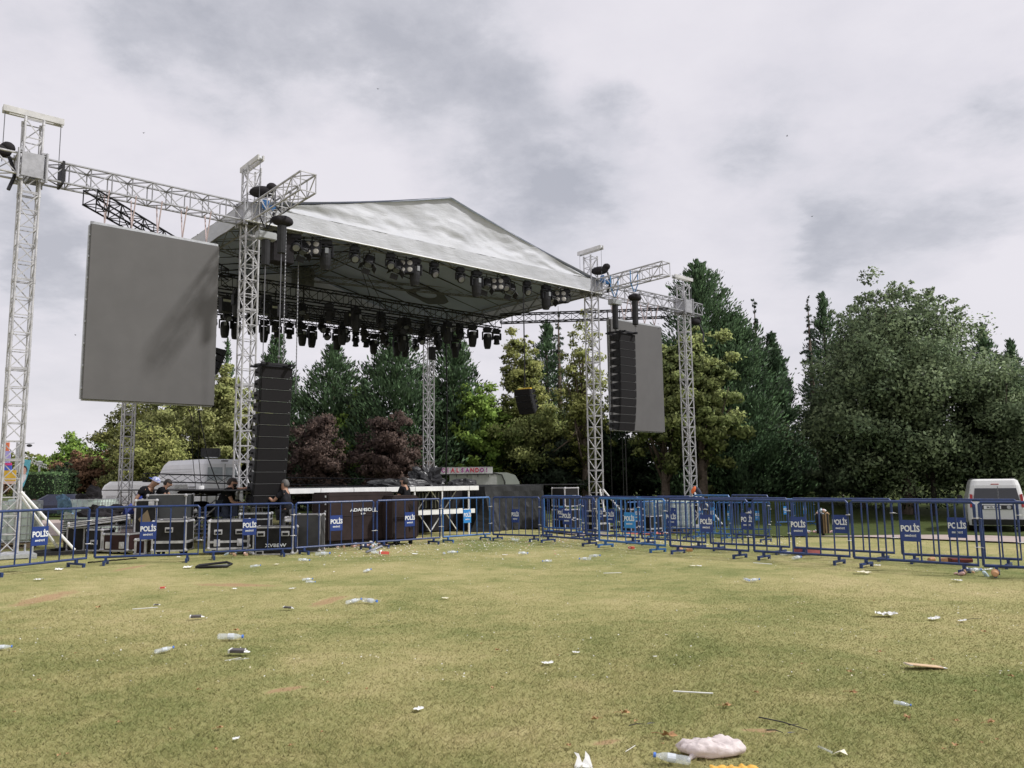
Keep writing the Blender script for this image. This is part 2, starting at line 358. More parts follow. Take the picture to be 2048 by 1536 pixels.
# ================================================================== TREES
def leafmat(name, dark, light, trans=.25):
    if name in MATS: return MATS[name]
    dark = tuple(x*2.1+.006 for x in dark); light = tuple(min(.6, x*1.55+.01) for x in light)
    m = bpy.data.materials.new(name); m.use_nodes = True
    global nt; nt = m.node_tree; nt.nodes.clear(); out = N('ShaderNodeOutputMaterial')
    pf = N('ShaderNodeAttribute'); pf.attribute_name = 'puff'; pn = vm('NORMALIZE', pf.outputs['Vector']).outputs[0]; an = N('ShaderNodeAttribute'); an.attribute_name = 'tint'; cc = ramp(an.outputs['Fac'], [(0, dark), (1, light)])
    d = N('ShaderNodeBsdfPrincipled', Roughness=.65); d.inputs['Specular IOR Level'].default_value = .2; L(cc, d.inputs[0]); L(pn, d.inputs['Normal']); t = N('ShaderNodeBsdfTranslucent'); L(cc, t.inputs[0])
    mx = N('ShaderNodeMixShader'); mx.inputs[0].default_value = trans; L(d.outputs[0], mx.inputs[1]); L(t.outputs[0], mx.inputs[2]); L(mx.outputs[0], out.inputs[0])
    MATS[name] = m; return m
BARK = mat('bark', (.10, .075, .055), .9, 0, .35, 9, .5, 30)
BARKG = mat('grey_bark', (.26, .23, .19), .9, 0, .3, 9, .4, 30)
def unit(n): v = RNG.normal(size=(n, 3)); return v/np.linalg.norm(v, axis=1)[:, None]
def leafmesh(name, P, size, tint, m, parent, up=None, asp=.55, nrm=None):
    """P leaf centres, up preferred long axis (n,3)"""
    n = len(P); s = size*RNG.uniform(.6, 1.35, n)[:, None]
    a = unit(n) if up is None else up + unit(n)*.45; a /= np.linalg.norm(a, axis=1)[:, None]
    b = np.cross(a, unit(n)); b /= np.linalg.norm(b, axis=1)[:, None]+1e-9
    co = np.stack([P-a*s*.5, P+b*s*asp*.5, P+a*s*.5, P-b*s*asp*.5], 1)
    me = bpy.data.meshes.new(name); me.vertices.add(n*4); me.vertices.foreach_set('co', co.ravel()); set_faces(me, np.arange(n*4).reshape(n, 4))
    at = me.attributes.new('tint', 'FLOAT', 'FACE'); at.data.foreach_set('value', np.clip(tint, 0, 1).astype(np.float32)); me.materials.append(m)
    if nrm is None: nrm = P-P.mean(0); nrm = nrm/np.linalg.norm(nrm, axis=1)[:, None]
    nrm = nrm+np.array([0, 0, .25])+unit(n)*.55; at = me.attributes.new('puff', 'FLOAT_VECTOR', 'FACE'); at.data.foreach_set('vector', nrm.astype(np.float32).ravel())
    o = bpy.data.objects.new(name, me); col.objects.link(o); o.parent = parent; return o
def trunk(parent, h, r, m, limbs=(), lean=(0, 0)):
    mb = MB(); pts = [(lean[0]*t*t+.04*h*.1*math.sin(t*5), lean[1]*t*t, h*t) for t in np.linspace(0, 1, 9)]
    mb.path([(0, 0, -.3)]+pts, [r*1.25]+[r*(1.1-.95*t) for t in np.linspace(0, 1, 9)], 8)
    for (z, ex, ey, ez, rr) in limbs:
        a = Vector((0, 0, z)); b = Vector((ex, ey, ez)); mid = a.lerp(b, .5)+Vector((0, 0, -.08*(b-a).length))
        mb.path([a, mid, b], [rr, rr*.6, rr*.2], 5)
    return mb.build('trunk', m, parent, True)
DN = 1.5
def decid(label, cat, px, top, Y, hw, dark, light, mn, lean=0., n=15000, leaf=.15, base=.16, kind='deciduous_tree', dens=1., bark=BARK, sparse=0., py=None, group='trees behind the stage', flat=.8, gap=0., tall=1.):
    loc = A(px, 960, Y); loc.z = gz(loc.x, loc.y); zt = A(px, top, Y).z; H = zt-loc.z; W = hw*Y/FPX
    n = int(n*DN)
    root = thing(kind, label, cat, loc, 0, group)
    cl = int(110*dens)+40
    z0 = H*base
    # lobed crown volume
    u = unit(cl*3); rr = RNG.random(cl*3)**.38; lob = 1+.22*np.sin(3*np.arctan2(u[:, 1], u[:, 0])+px)+.14*RNG.normal(size=cl*3)
    C = u*rr[:, None]*lob[:, None]; C = C[:cl]
    C[:, 2] = C[:, 2]
    zc = (H+z0)/2; hh = (H-z0)/2
    t = (C[:, 2]+1)/2; wz = W*np.clip(1.08-.35*np.clip(t-.45, 0, 1)*2*flat, .25, 1.2)
    P = np.stack([C[:, 0]*wz, C[:, 1]*wz, zc+C[:, 2]*hh*.88], -1)
    cr = RNG.uniform(.15, .27, cl)*min(W, H*.45)*RNG.uniform(.8, 1.25, cl)
    # topmost wisps
    k = int(9*dens); A_ = RNG.random(k)*2*PI; rad = RNG.random(k)**.5*W*.62
    P2 = np.stack([np.cos(A_)*rad, np.sin(A_)*rad, H*(1.0-.18*(rad/W)**1.5)-RNG.random(k)*H*.10], -1); P = np.vstack([P, P2]); cr = np.concatenate([cr, RNG.uniform(.05, .09, k)*W]); cl += k
    if sparse:
        k = 70; A_ = RNG.random(k)*2*PI; rad = RNG.random(k)**.5*W*.8; P2 = np.stack([np.cos(A_)*rad, np.sin(A_)*rad, H*(.99-.22*(rad/W)**1.6)+RNG.random(k)*H*.05], -1); P = np.vstack([P, P2]); cr = np.concatenate([cr, RNG.uniform(.035, .06, k)*W]); cl += k
    wts = cr**1.7; wts /= wts.sum(); idx = RNG.choice(cl, n, p=wts)
    off = unit(n)*(RNG.random(n)**.45)[:, None]*cr[idx][:, None]*np.array([1.15, 1.15, .75])
    off *= np.where(RNG.random(n) < .16, RNG.uniform(1.0, 1.3 if sparse else 1.6, n), 1.)[:, None]; Q = P[idx]+off
    ct = RNG.random(cl); hi = (Q[:, 2]-z0)/(H-z0)
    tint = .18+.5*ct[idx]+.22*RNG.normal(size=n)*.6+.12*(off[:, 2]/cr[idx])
    ks = Q[:, 2] > .25; cc_ = Q-np.array([0, 0, zc]); cc_ /= np.linalg.norm(cc_/np.array([W, W, hh]), axis=1)[:, None]*W+1e-6; nn_ = off/np.linalg.norm(off, axis=1)[:, None]+.8*cc_
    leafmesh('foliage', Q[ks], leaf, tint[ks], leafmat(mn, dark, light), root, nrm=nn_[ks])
    lm = [(H*RNG.uniform(.15, .6), *(P[i]*.92), .03*H*.3) for i in RNG.choice(cl, min(cl, 16), replace=False)]
    trunk(root, H*.8, .022*H+.03, bark, lm)
    return root
def conif(label, px, top, Y, hw, dark=(.028, .056, .026), light=(.105, .175, .075), n=24000, kind='conifer', mn='dark_needles', shape=.75, leaf=.26, base=.02, group='dark conifers behind the stage', ragged=.25, skirt=0):
    loc = A(px, 960, Y); loc.z = gz(loc.x, loc.y); zt = A(px, top, Y).z; H = zt-loc.z; W = hw*1.38*Y/FPX; n = int(n*1.25)
    root = thing(kind, label, 'conifer', loc, 0, group)
    nb = int(300); t = RNG.random(nb)**.8; a = RNG.random(nb)*2*PI
    Rr = W*1.12*(1-t)**shape*(1+ragged*RNG.normal(size=nb)*.6); z = H*(base+(1-base)*t)
    # each bough: a plume rising outward
    idx = RNG.choice(nb, n, p=(Rr.clip(.15*W)**1.3)/(Rr.clip(.15*W)**1.3).sum()); s = RNG.random(n)**.55
    L_ = np.maximum(Rr[idx], .12*W); wdt = (.14+.22*L_)*(1.05-.5*s)
    ca, sa = np.cos(a[idx]), np.sin(a[idx]); up = .38+.5*t[idx]
    j = RNG.normal(size=(n, 3))*wdt[:, None]*.55
    Q = np.stack([ca*L_*s+j[:, 0], sa*L_*s+j[:, 1], z[idx]+L_*(s-.55)*up+j[:, 2]*.9], -1)
    Q[:, 2] = np.minimum(Q[:, 2], H*1.0); q = Q[:, 2] > .1; 
    upv = np.stack([ca*.8, sa*.8, .55+.6*t[idx]], -1)
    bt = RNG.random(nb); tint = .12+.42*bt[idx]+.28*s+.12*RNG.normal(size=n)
    # leader
    k = n//30; zz = RNG.random(k); Pl = np.stack([RNG.normal(size=k)*.05*W*(1.2-zz), RNG.normal(size=k)*.05*W*(1.2-zz), H*(.86+.15*zz)], -1)
    Q = np.vstack([Q[q], Pl]); upv = np.vstack([upv[q], np.tile([0, 0, 1.], (k, 1))]); tint = np.concatenate([tint[q], np.full(k, .4)])
    jn = np.vstack([j[q]/(wdt[q][:, None]*.55), np.zeros((k, 3))]); rn = np.stack([Q[:, 0], Q[:, 1], np.zeros(len(Q))], -1); rn /= np.linalg.norm(rn, axis=1)[:, None]+1e-6
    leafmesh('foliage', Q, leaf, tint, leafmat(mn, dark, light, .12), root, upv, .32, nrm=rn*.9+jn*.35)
    trunk(root, H*.97, .016*H+.05, BARK)
    return root
def cedar(label, px, top, Y, hw, tiers=22, dens=420, dark=(.022, .040, .026), light=(.065, .095, .055), droop=.12, zb=.12, mn='cedar_needles'):
    loc = A(px, 960, Y); loc.z = gz(loc.x, loc.y); zt = A(px, top, Y).z; H = zt-loc.z; W = hw*Y/FPX
    root = thing('cedar_tree', label, 'cedar', loc, 0, 'sparse cedars with tiered branches'); mb = MB(); Q = []; UP = []
    mb.path([(0, 0, -.3), (0, 0, H*.5), (0, 0, H)], [.02*H, .013*H, .012], 7)
    for k in range(tiers):
        t = k/(tiers-1); z = H*(zb+(.97-zb)*t)
        for _ in range(5):
            a = random.random()*2*PI; z += random.uniform(-.03, .03)*H; l = W*((1-t)**.8*.95+.07)*random.uniform(.35, 1.15); dx, dy = math.cos(a), math.sin(a)
            p0 = Vector((0, 0, z)); p1 = Vector((dx*l*.5, dy*l*.5, z+.10*l)); p2 = Vector((dx*l, dy*l, z-droop*l+random.uniform(-.25, .25)*l))
            mb.path([p0, p1, p2], [.012+.010*l, .008+.004*l, .004], 4)
            m = int(dens*l/W/2)+6; s = RNG.random(m); base_ = np.outer((1-s)**2, p0)+np.outer(2*s*(1-s), p1)+np.outer(s**2, p2)
            w_ = .17*l*(1.1-.8*s)+.03; jx = RNG.normal(size=m)*w_
            Q.append(base_+np.stack([-dy*jx, dx*jx, RNG.random(m)*.11+.01-np.abs(jx)*.15], -1)); UP.append(np.tile([dx*.5, dy*.5, .6], (m, 1)))
    mb.build('trunk', BARK, root, True); Q = np.vstack(Q); UP = np.vstack(UP)
    leafmesh('foliage', Q, .14, .4+.28*RNG.normal(size=len(Q)), leafmat(mn, dark, light, .1), root, UP, .35); return root
OL = ((.10, .12, .034), (.36, .36, .12)); YG = ((.11, .13, .04), (.42, .41, .15)); BG = ((.08, .14, .024), (.26, .36, .07)); PL = ((.040, .026, .022), (.125, .085, .068)); GO = ((.055, .082, .042), (.19, .235, .115)); RB = ((.10, .055, .032), (.26, .15, .085)); DK = ((.014, .028, .012), (.055, .085, .035))
D = decid; MG = ((.08, .11, .035), (.33, .36, .13))
D('olive brown tree far behind the left tower, left of the flag', 'tree', 45, 902, 78, 52, *OL, 'olive_leaves', n=9000, leaf=.3, base=.05)
D('small brownish tree at the far left edge behind the coloured tent', 'tree', -30, 905, 70, 45, *RB, 'russet_leaves', n=7000, leaf=.28, base=.05)
D('bright green broad tree between the left tower and the rear left tower', 'tree', 150, 880, 62, 75, *BG, 'bright_leaves', n=14000, leaf=.26, base=.03, flat=.2)
D('reddish brown bushy tree in front of the bright green one, behind the water tanks', 'tree', 180, 905, 52, 55, *RB, 'russet_leaves', n=11000, leaf=.2, base=.02, flat=.3)
D('dark green shrub behind the hedge, beside the denim jacket', 'shrub', 124, 925, 46, 30, *DK, 'dark_leaves', n=6000, leaf=.17, base=.0, kind='shrub')
D('tall open yellow green tree left of the rear left tower, sky showing through its crown', 'tree', 262, 790, 50, 68, *OL, 'olive_leaves', n=11000, leaf=.19, base=.1, dens=1.3)
D('yellow green tree below the left screen, crown touching the screen edge', 'tree', 345, 760, 48, 85, *YG, 'yellow_leaves', n=20000, leaf=.19, base=.03, flat=.4)
D('tall yellowing plane tree between the left screen and the front left tower', 'tree', 432, 722, 45, 62, *YG, 'yellow_leaves', n=22000, leaf=.18, base=.03)
D('olive green tree behind the grey van with the black roof box', 'tree', 300, 845, 42, 80, *OL, 'olive_leaves', n=14000, leaf=.17, base=.0, flat=.2)
D('mid green tree partly hidden behind the hanging left loudspeaker column', 'tree', 520, 790, 47, 60, *OL, 'olive_leaves', n=14000, leaf=.18, base=.0)
conif('small dark conifer tip between left screen and front left tower', 447, 680, 60, 26, n=5000)
conif('slim dark conifer just right of the front left tower', 548, 670, 52, 62)
conif('broad dark conifer above the purple trees, below the lighting truss', 664, 690, 48, 88, n=24000)
conif('dark conifer left of the rear right tower', 792, 655, 46, 98, n=26000, light=(.095, .16, .068), mn='needles_b')
conif('dark conifer right of the rear right tower', 905, 635, 47, 68, n=20000)
conif('dark conifer in the gap between the broad one and the tower tree', 728, 760, 52, 55, n=12000)
D('purple leaved tree with twiggy crown behind the left end of the stage deck', 'tree', 632, 822, 41, 66, *PL, 'purple_leaves', n=20000, leaf=.14, base=.0, flat=.4)
D('rounded purple leaved tree left of the rear right tower', 'tree', 785, 826, 40, 66, *PL, 'purple_leaves', n=20000, leaf=.14, base=.0, flat=.4)
D('bright green crown showing between the two purple trees', 'tree', 712, 770, 47, 42, *BG, 'bright_leaves', n=8000, leaf=.19, base=.1)
D('vivid yellow green crown right of the rear right tower', 'tree', 958, 752, 46, 58, *BG, 'bright_leaves', n=14000, leaf=.19, base=.1)
D('small yellow green bush above the red lettered sign', 'bush', 893, 893, 46, 34, *BG, 'bright_leaves', n=6000, leaf=.16, base=.0, kind='bush')
D('large olive tree with pale trunk in the middle, behind the red lettered sign', 'tree', 1030, 790, 48, 128, (.075, .10, .03), (.31, .33, .11), 'mid_olive_leaves', n=40000, leaf=.17, base=.2, bark=BARKG, flat=.5)
D('tall narrow yellowing tree behind the small hanging loudspeaker cluster', 'tree', 1045, 662, 47, 52, *OL, 'olive_leaves', n=15000, leaf=.17, base=.12, dens=1.2)
conif('dark conifer right of the small hanging loudspeaker cluster', 1098, 645, 52, 58, n=14000)
cedar('thin spired cedar between the loudspeaker cluster and the front right tower', 1123, 612, 50, 42, dens=260)
D('thin airy tree behind the front right tower, leaves sparse against the sky', 'tree', 1172, 640, 44, 52, *OL, 'olive_leaves', n=8000, leaf=.17, base=.1, dens=1.4)
D('dark green tree filling in behind the front right tower base', 'tree', 1190, 790, 48, 85, *DK, 'dark_leaves', n=18000, leaf=.2, base=.0, flat=.2)
D('yellow green maple behind the right screen, one low bough drooping below it', 'tree', 1330, 665, 41, 82, *MG, 'maple_leaves', n=20000, leaf=.2, base=.28)
D('tall yellow green maple right of the right outer tower', 'tree', 1405, 640, 40, 66, *MG, 'maple_leaves', n=22000, leaf=.2, base=.14)
conif('tallest dark conifer, rising above the right outer tower', 1412, 525, 47, 100, n=42000, shape=.62)
conif('tall dense conifer right of the tallest one', 1488, 632, 46, 80, n=34000, shape=.6, light=(.088, .148, .064), mn='needles_c')
cedar('bare spired cedar right of the tall conifers', 1526, 606, 50, 38, dens=420)
conif('dark pointed conifer on the left side of the sky gap', 1558, 668, 48, 38, n=24000, shape=.65, light=(.072, .122, .056), mn='needles_d')
conif('low dark conifer under the sky gap on the right', 1590, 870, 46, 50, n=14000, light=(.05, .08, .038), mn='needles_e')
cedar('thin cedar with long bare boughs on the right side of the sky gap', 1636, 598, 48, 50, dens=420)
conif('dark conifer tip behind the big grey green tree', 1668, 588, 52, 48, n=12000)
D('huge grey green oak filling the right side, two trunks below', 'tree', 1812, 578, 38, 166, *GO, 'grey_green_leaves', n=80000, leaf=.17, base=.03, dens=3.2, flat=.75, sparse=1., bark=BARK)
D('grey green oak reaching out of the right edge of the picture', 'tree', 2010, 720, 37, 115, *GO, 'grey_green_leaves', n=30000, leaf=.16, base=.06, dens=1.4)
D('low grey green oak between the sky gap and the huge oak', 'tree', 1722, 840, 40, 74, (.03, .046, .026), (.11, .14, .068), 'dark_oak_leaves', n=26000, leaf=.16, base=.04)
conif('dark conifer behind the oaks near the right edge', 1990, 650, 50, 48, n=12000)
conif('dark conifer half cut by the right edge', 2045, 680, 52, 40, n=9000)
D('small bright yellow tree low between dark trunks on the right', 'tree', 1612, 952, 46, 26, (.20, .22, .03), (.46, .46, .09), 'gold_leaves', n=3500, leaf=.15, base=.1, kind='small_tree')
D('small pale green sapling beside the oak trunk', 'tree', 1826, 962, 50, 14, *BG, 'bright_leaves', n=1800, leaf=.15, base=.1, kind='small_tree')
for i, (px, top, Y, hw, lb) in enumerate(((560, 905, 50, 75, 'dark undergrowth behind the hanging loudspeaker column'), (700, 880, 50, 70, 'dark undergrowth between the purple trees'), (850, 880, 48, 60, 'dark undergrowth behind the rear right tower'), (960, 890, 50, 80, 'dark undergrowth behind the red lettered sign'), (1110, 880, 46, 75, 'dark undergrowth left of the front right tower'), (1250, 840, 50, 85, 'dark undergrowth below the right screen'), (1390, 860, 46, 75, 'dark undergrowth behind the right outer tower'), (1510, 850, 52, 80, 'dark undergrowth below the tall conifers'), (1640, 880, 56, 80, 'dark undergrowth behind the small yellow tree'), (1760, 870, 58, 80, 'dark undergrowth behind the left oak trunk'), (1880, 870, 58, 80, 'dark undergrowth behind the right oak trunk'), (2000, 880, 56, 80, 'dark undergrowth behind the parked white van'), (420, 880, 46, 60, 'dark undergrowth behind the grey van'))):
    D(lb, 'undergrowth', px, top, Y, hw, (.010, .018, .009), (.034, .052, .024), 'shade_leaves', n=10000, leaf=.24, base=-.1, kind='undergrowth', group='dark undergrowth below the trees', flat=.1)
for px, pyb, Y, r_, lb in ((1823, 1012, 38, .26, 'thick dark trunk under the huge oak'), (1869, 1020, 37.5, .12, 'thin straight trunk right of the thick oak trunk')):
    g = A(px, pyb, Y); g.z = gz(g.x, g.y); t_ = thing('tree_trunk', lb, 'tree trunk', g, 0, 'trunks under the oak'); trunk(t_, 6.5, r_, mat('dark_bark', (.035, .028, .022), .9, 0, .3, 9, .4, 30))
for px, Y, r_, lb in ((1646, 42, .07, 'pale birch stem right of the small yellow tree'), (1685, 44, .06, 'thin pale stem in the dark gap under the oak')):
    g = A(px, 985, Y); g.z = gz(g.x, g.y); t_ = thing('tree_trunk', lb, 'tree trunk', g, 0, 'pale stems in the undergrowth'); trunk(t_, 3.2, r_, BARKG, lean=(-.25, 0))
# clipped hedge at the left
g = A(85, 985, 44); hd = thing('hedge', 'square clipped green hedge behind the left tower brace', 'hedge', (g.x, g.y, 0))
n = 9000; Q = np.stack([RNG.uniform(-1.1, 1.1, n), RNG.uniform(-.8, .8, n), RNG.uniform(0, 2.35, n)], -1)
leafmesh('foliage', Q, .13, RNG.random(n), leafmat('hedge_leaves', (.03, .065, .025), (.12, .19, .07)), hd)
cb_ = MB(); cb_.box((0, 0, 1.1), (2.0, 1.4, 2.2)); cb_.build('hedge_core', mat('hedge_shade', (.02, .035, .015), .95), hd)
# ================================================================== STAGE STEEL (built in the stage frame u along the front, v to the back)
def sthing(name, label, cat, u, v, z=0., group=None, drz=0.):
    p = st(u, v, z); return thing(name, label, cat, p, AL+drz, group)
def truss(mb, p, q, w, h, bay=.5, rc=.025, rl=.012, side=None, ends=True, n=6, flip=0, vert=False):
    """box truss from p to q (centre line)"""
    p = Vector(p); q = Vector(q); d = (q-p); Ln = d.length; d.normalize()
    a = (Vector(side) if side is not None else (d.cross(Vector((0, 0, 1))) if abs(d.z) < .9 else Vector((1, 0, 0)))).normalized(); b = d.cross(a).normalized()
    cs = [a*(i*w/2)+b*(j*h/2) for i, j in ((1, 1), (-1, 1), (-1, -1), (1, -1))]
    for c in cs: mb.tube(p+c, q+c, rc, n)
    k = max(1, round(Ln/bay)); s = Ln/k
    for f in range(4):
        c0, c1 = cs[f], cs[(f+1) % 4]
        for i in range(k):
            x, y = (c0, c1) if (i+f+flip) % 2 == 0 else (c1, c0)
            mb.tube(p+d*(i*s)+x, p+d*((i+1)*s)+y, rl, 4, cap=False)
            if vert or (ends and i == 0): mb.tube(p+d*(i*s)+c0, p+d*(i*s)+c1, rl, 4, cap=False)
        if ends: mb.tube(q+c0, q+c1, rl, 4, cap=False)
def tower(label, u, v, H, bar='u', braces=(), front=True, base=True, w=.36):
    t = sthing('truss_tower', label, 'truss tower', u, v, gz(*st(u, v)[:2]), 'silver truss towers of the stage')
    z0 = 0. if t.location.z > -.05 else 0.; Ht = H - t.location.z
    mb = MB(); z = .12; seg = 2.0
    while z < Ht-.3:
        e = min(z+seg, Ht-.15); truss(mb, (0, 0, z), (0, 0, e-.03), w, w, .40, .027, .0145, (1, 0, 0), True, 6, int(z) % 2, True)
        for sx in (-1, 1):
            for sy in (-1, 1): mb.tube((sx*w/2, sy*w/2, e-.09), (sx*w/2, sy*w/2, e+.03), .034, 6)
        z = e
    mb.build('mast', ALUW, t)
    # head beam with pulleys
    hb = MB(); d = (1.22, .10, .09) if bar == 'u' else (.10, 1.22, .09); Lb = .61
    for o in (-.07, .07):
        c = (0, o, Ht) if bar == 'u' else (o, 0, Ht); hb.cbox(c, (1.22, .05, .15) if bar == 'u' else (.05, 1.22, .15), .008)
    hbo = hb.build('head_beam', mat('beam_grey_white', (.55, .54, .53), .5, 0, .15, 6), t); pu = MB()
    for s_ in (-1, 1):
        c = Vector((s_*.52, 0, Ht) if bar == 'u' else (0, s_*.52, Ht)); ax = Vector((0, .05, 0) if bar == 'u' else (.05, 0, 0)); pu.tube(c-ax, c+ax, .07, 12)
    pu.build('pulley', STEEL, hbo)
    if front is not None:
        ch = MB()
        for s_ in (-1, 1):
            x = Vector((s_*.56, 0, 0) if bar == 'u' else (0, s_*.56, 0)); ch.tube(x+Vector((0, 0, Ht-.05)), x+Vector((0, 0, 8.75-t.location.z)), .009, 4)
        ch.build('hoist_chain', CHAIN, t)
    # sleeve block
    sb = MB(); zc = 8.715-t.location.z
    for s_ in (-1, 1):
        sb.cbox((s_*.27, 0, zc), (.03, .44, .56), .006); sb.cbox((0, s_*.27, zc), (.44, .03, .56), .006)
    for sx in (-1, 1):
        for sy in (-1, 1):
            sb.tube((sx*.28, sy*.28, zc-.34), (sx*.28, sy*.28, zc+.34), .028, 6)
            for k in (-1, 1): sb.tube((sx*.24, sy*.24, zc+k*.3), (sx*.24, sy*.24, zc+k*.3+.001), .05, 8); sb.box((sx*.22, sy*.22, zc+k*.30), (.09, .09, .09))
    sb.build('sleeve_block', ALU if front else BLKP, t)
    if base:
        bb = MB(); bb.cbox((0, 0, .06), (1.0, 1.0, .09), .01); 
        for sx in (-1, 1):
            for sy in (-1, 1): bb.tube((sx*.42, sy*.42, -.02), (sx*.42, sy*.42, .26), .022, 6); bb.cbox((sx*.42, sy*.42, .006), (.16, .16, .02), .004)
        bb.build('base_frame', STEEL, t)
        for (du, dv) in braces:
            b_ = MB(); b_.tube((math.copysign(.18, du) if du else 0, math.copysign(.18, dv) if dv else 0, 1.42), (du, dv, .12), .032, 8); b_.build('brace', WHT, t)
            o_ = MB(); L_ = math.hypot(du, dv); o_.box((du/2, dv/2, .06), (L_+.5, .07, .08), (0, 0, math.atan2(dv, du))); o_.build('outrigger', BLKP, t)
    return t
tower('tall silver truss tower at the left edge, holding the left end of the screen beam', -OA, 0, 9.98, 'u', ((1.25, -.35), (1.15, .9)))
tower('silver truss tower at the front left corner of the roof, behind the loudspeaker column', 0, 0, 10.15, 'v', ((0, 1.3),))
tower('silver truss tower at the front right corner of the roof', SW, 0, 10.15, 'v', ((.9, -.9), (0, -.5)))
tower('rightmost silver truss tower, holding the right end of the screen beam', SW+OB, 0, 9.97, 'u', ((1.2, -.6), (0, -.6)))
tower('rear left truss tower seen below the left screen', 0, SD, 9.4, 'v', ((-.9, -.9), (.8, -.9)), front=None)
tower('rear right truss tower seen below the lighting trusses', SW, SD, 9.4, 'v', (), front=None)
ZC = 8.715  # centre height of the white beams
def beam(label, p, q, m, w=.44, h=.47, bay=.45, name='truss_beam', cat='truss beam', rc=.027, rl=.0155, group='silver horizontal truss beams', vert=True):
    c = (Vector(p)+Vector(q))/2; t = sthing(name, label, cat, *c, group); mb = MB()
    truss(mb, Vector(p)-c, Vector(q)-c, w, h, bay, rc, rl, vert=vert); mb.build('truss', m, t); return t
b = beam('silver beam from the left tower to the front left tower, carrying the left screen', (-OA+.29, 0, ZC), (-.29, 0, ZC), ALU)
cm = MB(); cm.m = Matrix.Translation(Vector((-OA+.62, 0, 0))-Vector(((-OA)/2, 0, 0))); cm.box((0, 0, 0), (.05, .52, .54)); cm.build('black_joint_plate', BLKP, b)
b = beam('silver beam from the front right tower to the rightmost tower, carrying the right screen', (SW+.29, 0, ZC), (SW+OB-.29, 0, ZC), ALU)
beam('short sloping end of the silver beam outside the rightmost tower', (SW+OB+.29, 0, ZC), (SW+OB+1.0, 0, ZC-.02), ALU)
beam('short silver beam end outside the left tower at the picture edge', (-OA-1.3, 0, ZC), (-OA-.29, 0, ZC), ALUW)
beam('silver cantilever truss reaching out over the crowd from the front left tower', (.13, -.29, ZC+.02), (.13, -3.15, ZC+.02), ALUW, .40, .46)
beam('silver cantilever truss reaching out over the crowd from the front right tower', (SW+.13, -.29, ZC+.02), (SW+.13, -3.45, ZC+.02), ALUW, .40, .46)
# roof carcass
t = sthing('roof_frame', 'grey truss frame and rafters carrying the tarpaulin roof', 'roof frame', 0, 0, 0)
mb = MB()
for a_, b_ in (((.3, 0), (SW-.3, 0)), ((SW, .3), (SW, SD-.3)), ((.3, SD), (SW-.3, SD)), ((0, .3), (0, SD-.3))): truss(mb, (*a_, ZC), (*b_, ZC), .42, .44, .6, .024, .012)
mb.build('eave_truss', mat('dull_grey_aluminium', (.22, .22, .22), .6, .2, .2, 8), t)
mb = MB(); truss(mb, (SW/2, .2, 10.28), (SW/2, SD-.2, 10.28), .34, .34, .5, .022, .011); 
mb.box((SW/2, SD-.2, 10.2), (.7, .7, .75)); mb.build('ridge_truss', mat('grey_truss', (.2, .2, .2), .5, .3, .2, 8), t)
for k in range(9):
    v_ = .3+(SD-.6)*k/8
    for s_ in (0, 1):
        r_ = MB(); e_ = (SW if s_ else 0, v_, 8.98); r_.tube((SW/2, v_, 10.46), e_, .024, 5); r_.build('rafter', BLKP, t)
for s_ in (0, 1):
    r_ = MB(); x = SW if s_ else 0
    truss(r_, (SW/2, SD-.3, 10.2), (x, .2 if False else SD*.35, 9.0), .25, .25, .5, .018, .01); r_.build('diagonal_truss', MATS['grey_truss'], t)
for x in (SW*.5,):
    r_ = MB(); r_.tube((x, SD-.3, 10.1), (x, SD-.3, 8.7), .03); r_.tube((x, SD*.55, 10.1), (x+.2, 4.6, 8.25), .012); r_.tube((x, SD*.55, 10.1), (x-.2, 4.6, 8.25), .012); r_.build('suspension_rod', BLKP, t)
# tarpaulin roof
def tarpmat():
    m = bpy.data.materials.new('silver_tarpaulin'); m.use_nodes = True
    global nt; nt = m.node_tree; nt.nodes.clear(); out = N('ShaderNodeOutputMaterial'); p = N('ShaderNodeBsdfPrincipled', Roughness=.5)
    tcn = N('ShaderNodeTexCoord'); v = tcn.outputs['Object']; n = noise(v, 1.3, 5, .6)
    L(ramp(n, [(.3, (.52, .53, .56)), (.7, (.59, .60, .63))]), p.inputs[0]); p.inputs['Specular IOR Level'].default_value = .25
    mp = N('ShaderNodeMapping'); mp.inputs['Scale'].default_value = (.7, .7, 2.6); mp.inputs['Rotation'].default_value = (0, R(-28), 0); L(v, mp.inputs[0])
    rg = lambda q: mt('ABSOLUTE', mt('SUBTRACT', q, .5))
    h = mt('ADD', mt('ADD', mt('MULTIPLY', rg(noise(mp.outputs[0], 1.1, 5, .55, .6)), .8), mt('MULTIPLY', rg(noise(mp.outputs[0], 3.4, 5, .6, .8)), .55)), mt('MULTIPLY', rg(noise(v, 9, 4, .6, 1.)), .12))
    bp = N('ShaderNodeBump', Strength=.34, Distance=.10); L(h, bp.inputs['Height']); L(bp.outputs[0], p.inputs['Normal'])
    t = N('ShaderNodeBsdfTranslucent'); t.inputs[0].default_value = (.30, .31, .32, 1); mx = N('ShaderNodeMixShader'); mx.inputs[0].default_value = .12
    L(p.outputs[0], mx.inputs[1]); L(t.outputs[0], mx.inputs[2]); L(mx.outputs[0], out.inputs[0]); return m
TARP = tarpmat()
def sheet(fn, nu, nv, name, parent, m, thick=.0):
    mb = MB(); vs = [fn(i/nu, j/nv) for j in range(nv+1) for i in range(nu+1)]
    mb.add(vs, [(j*(nu+1)+i, j*(nu+1)+i+1, (j+1)*(nu+1)+i+1, (j+1)*(nu+1)+i) for j in range(nv) for i in range(nu)]); return mb.build(name, m, parent, True)
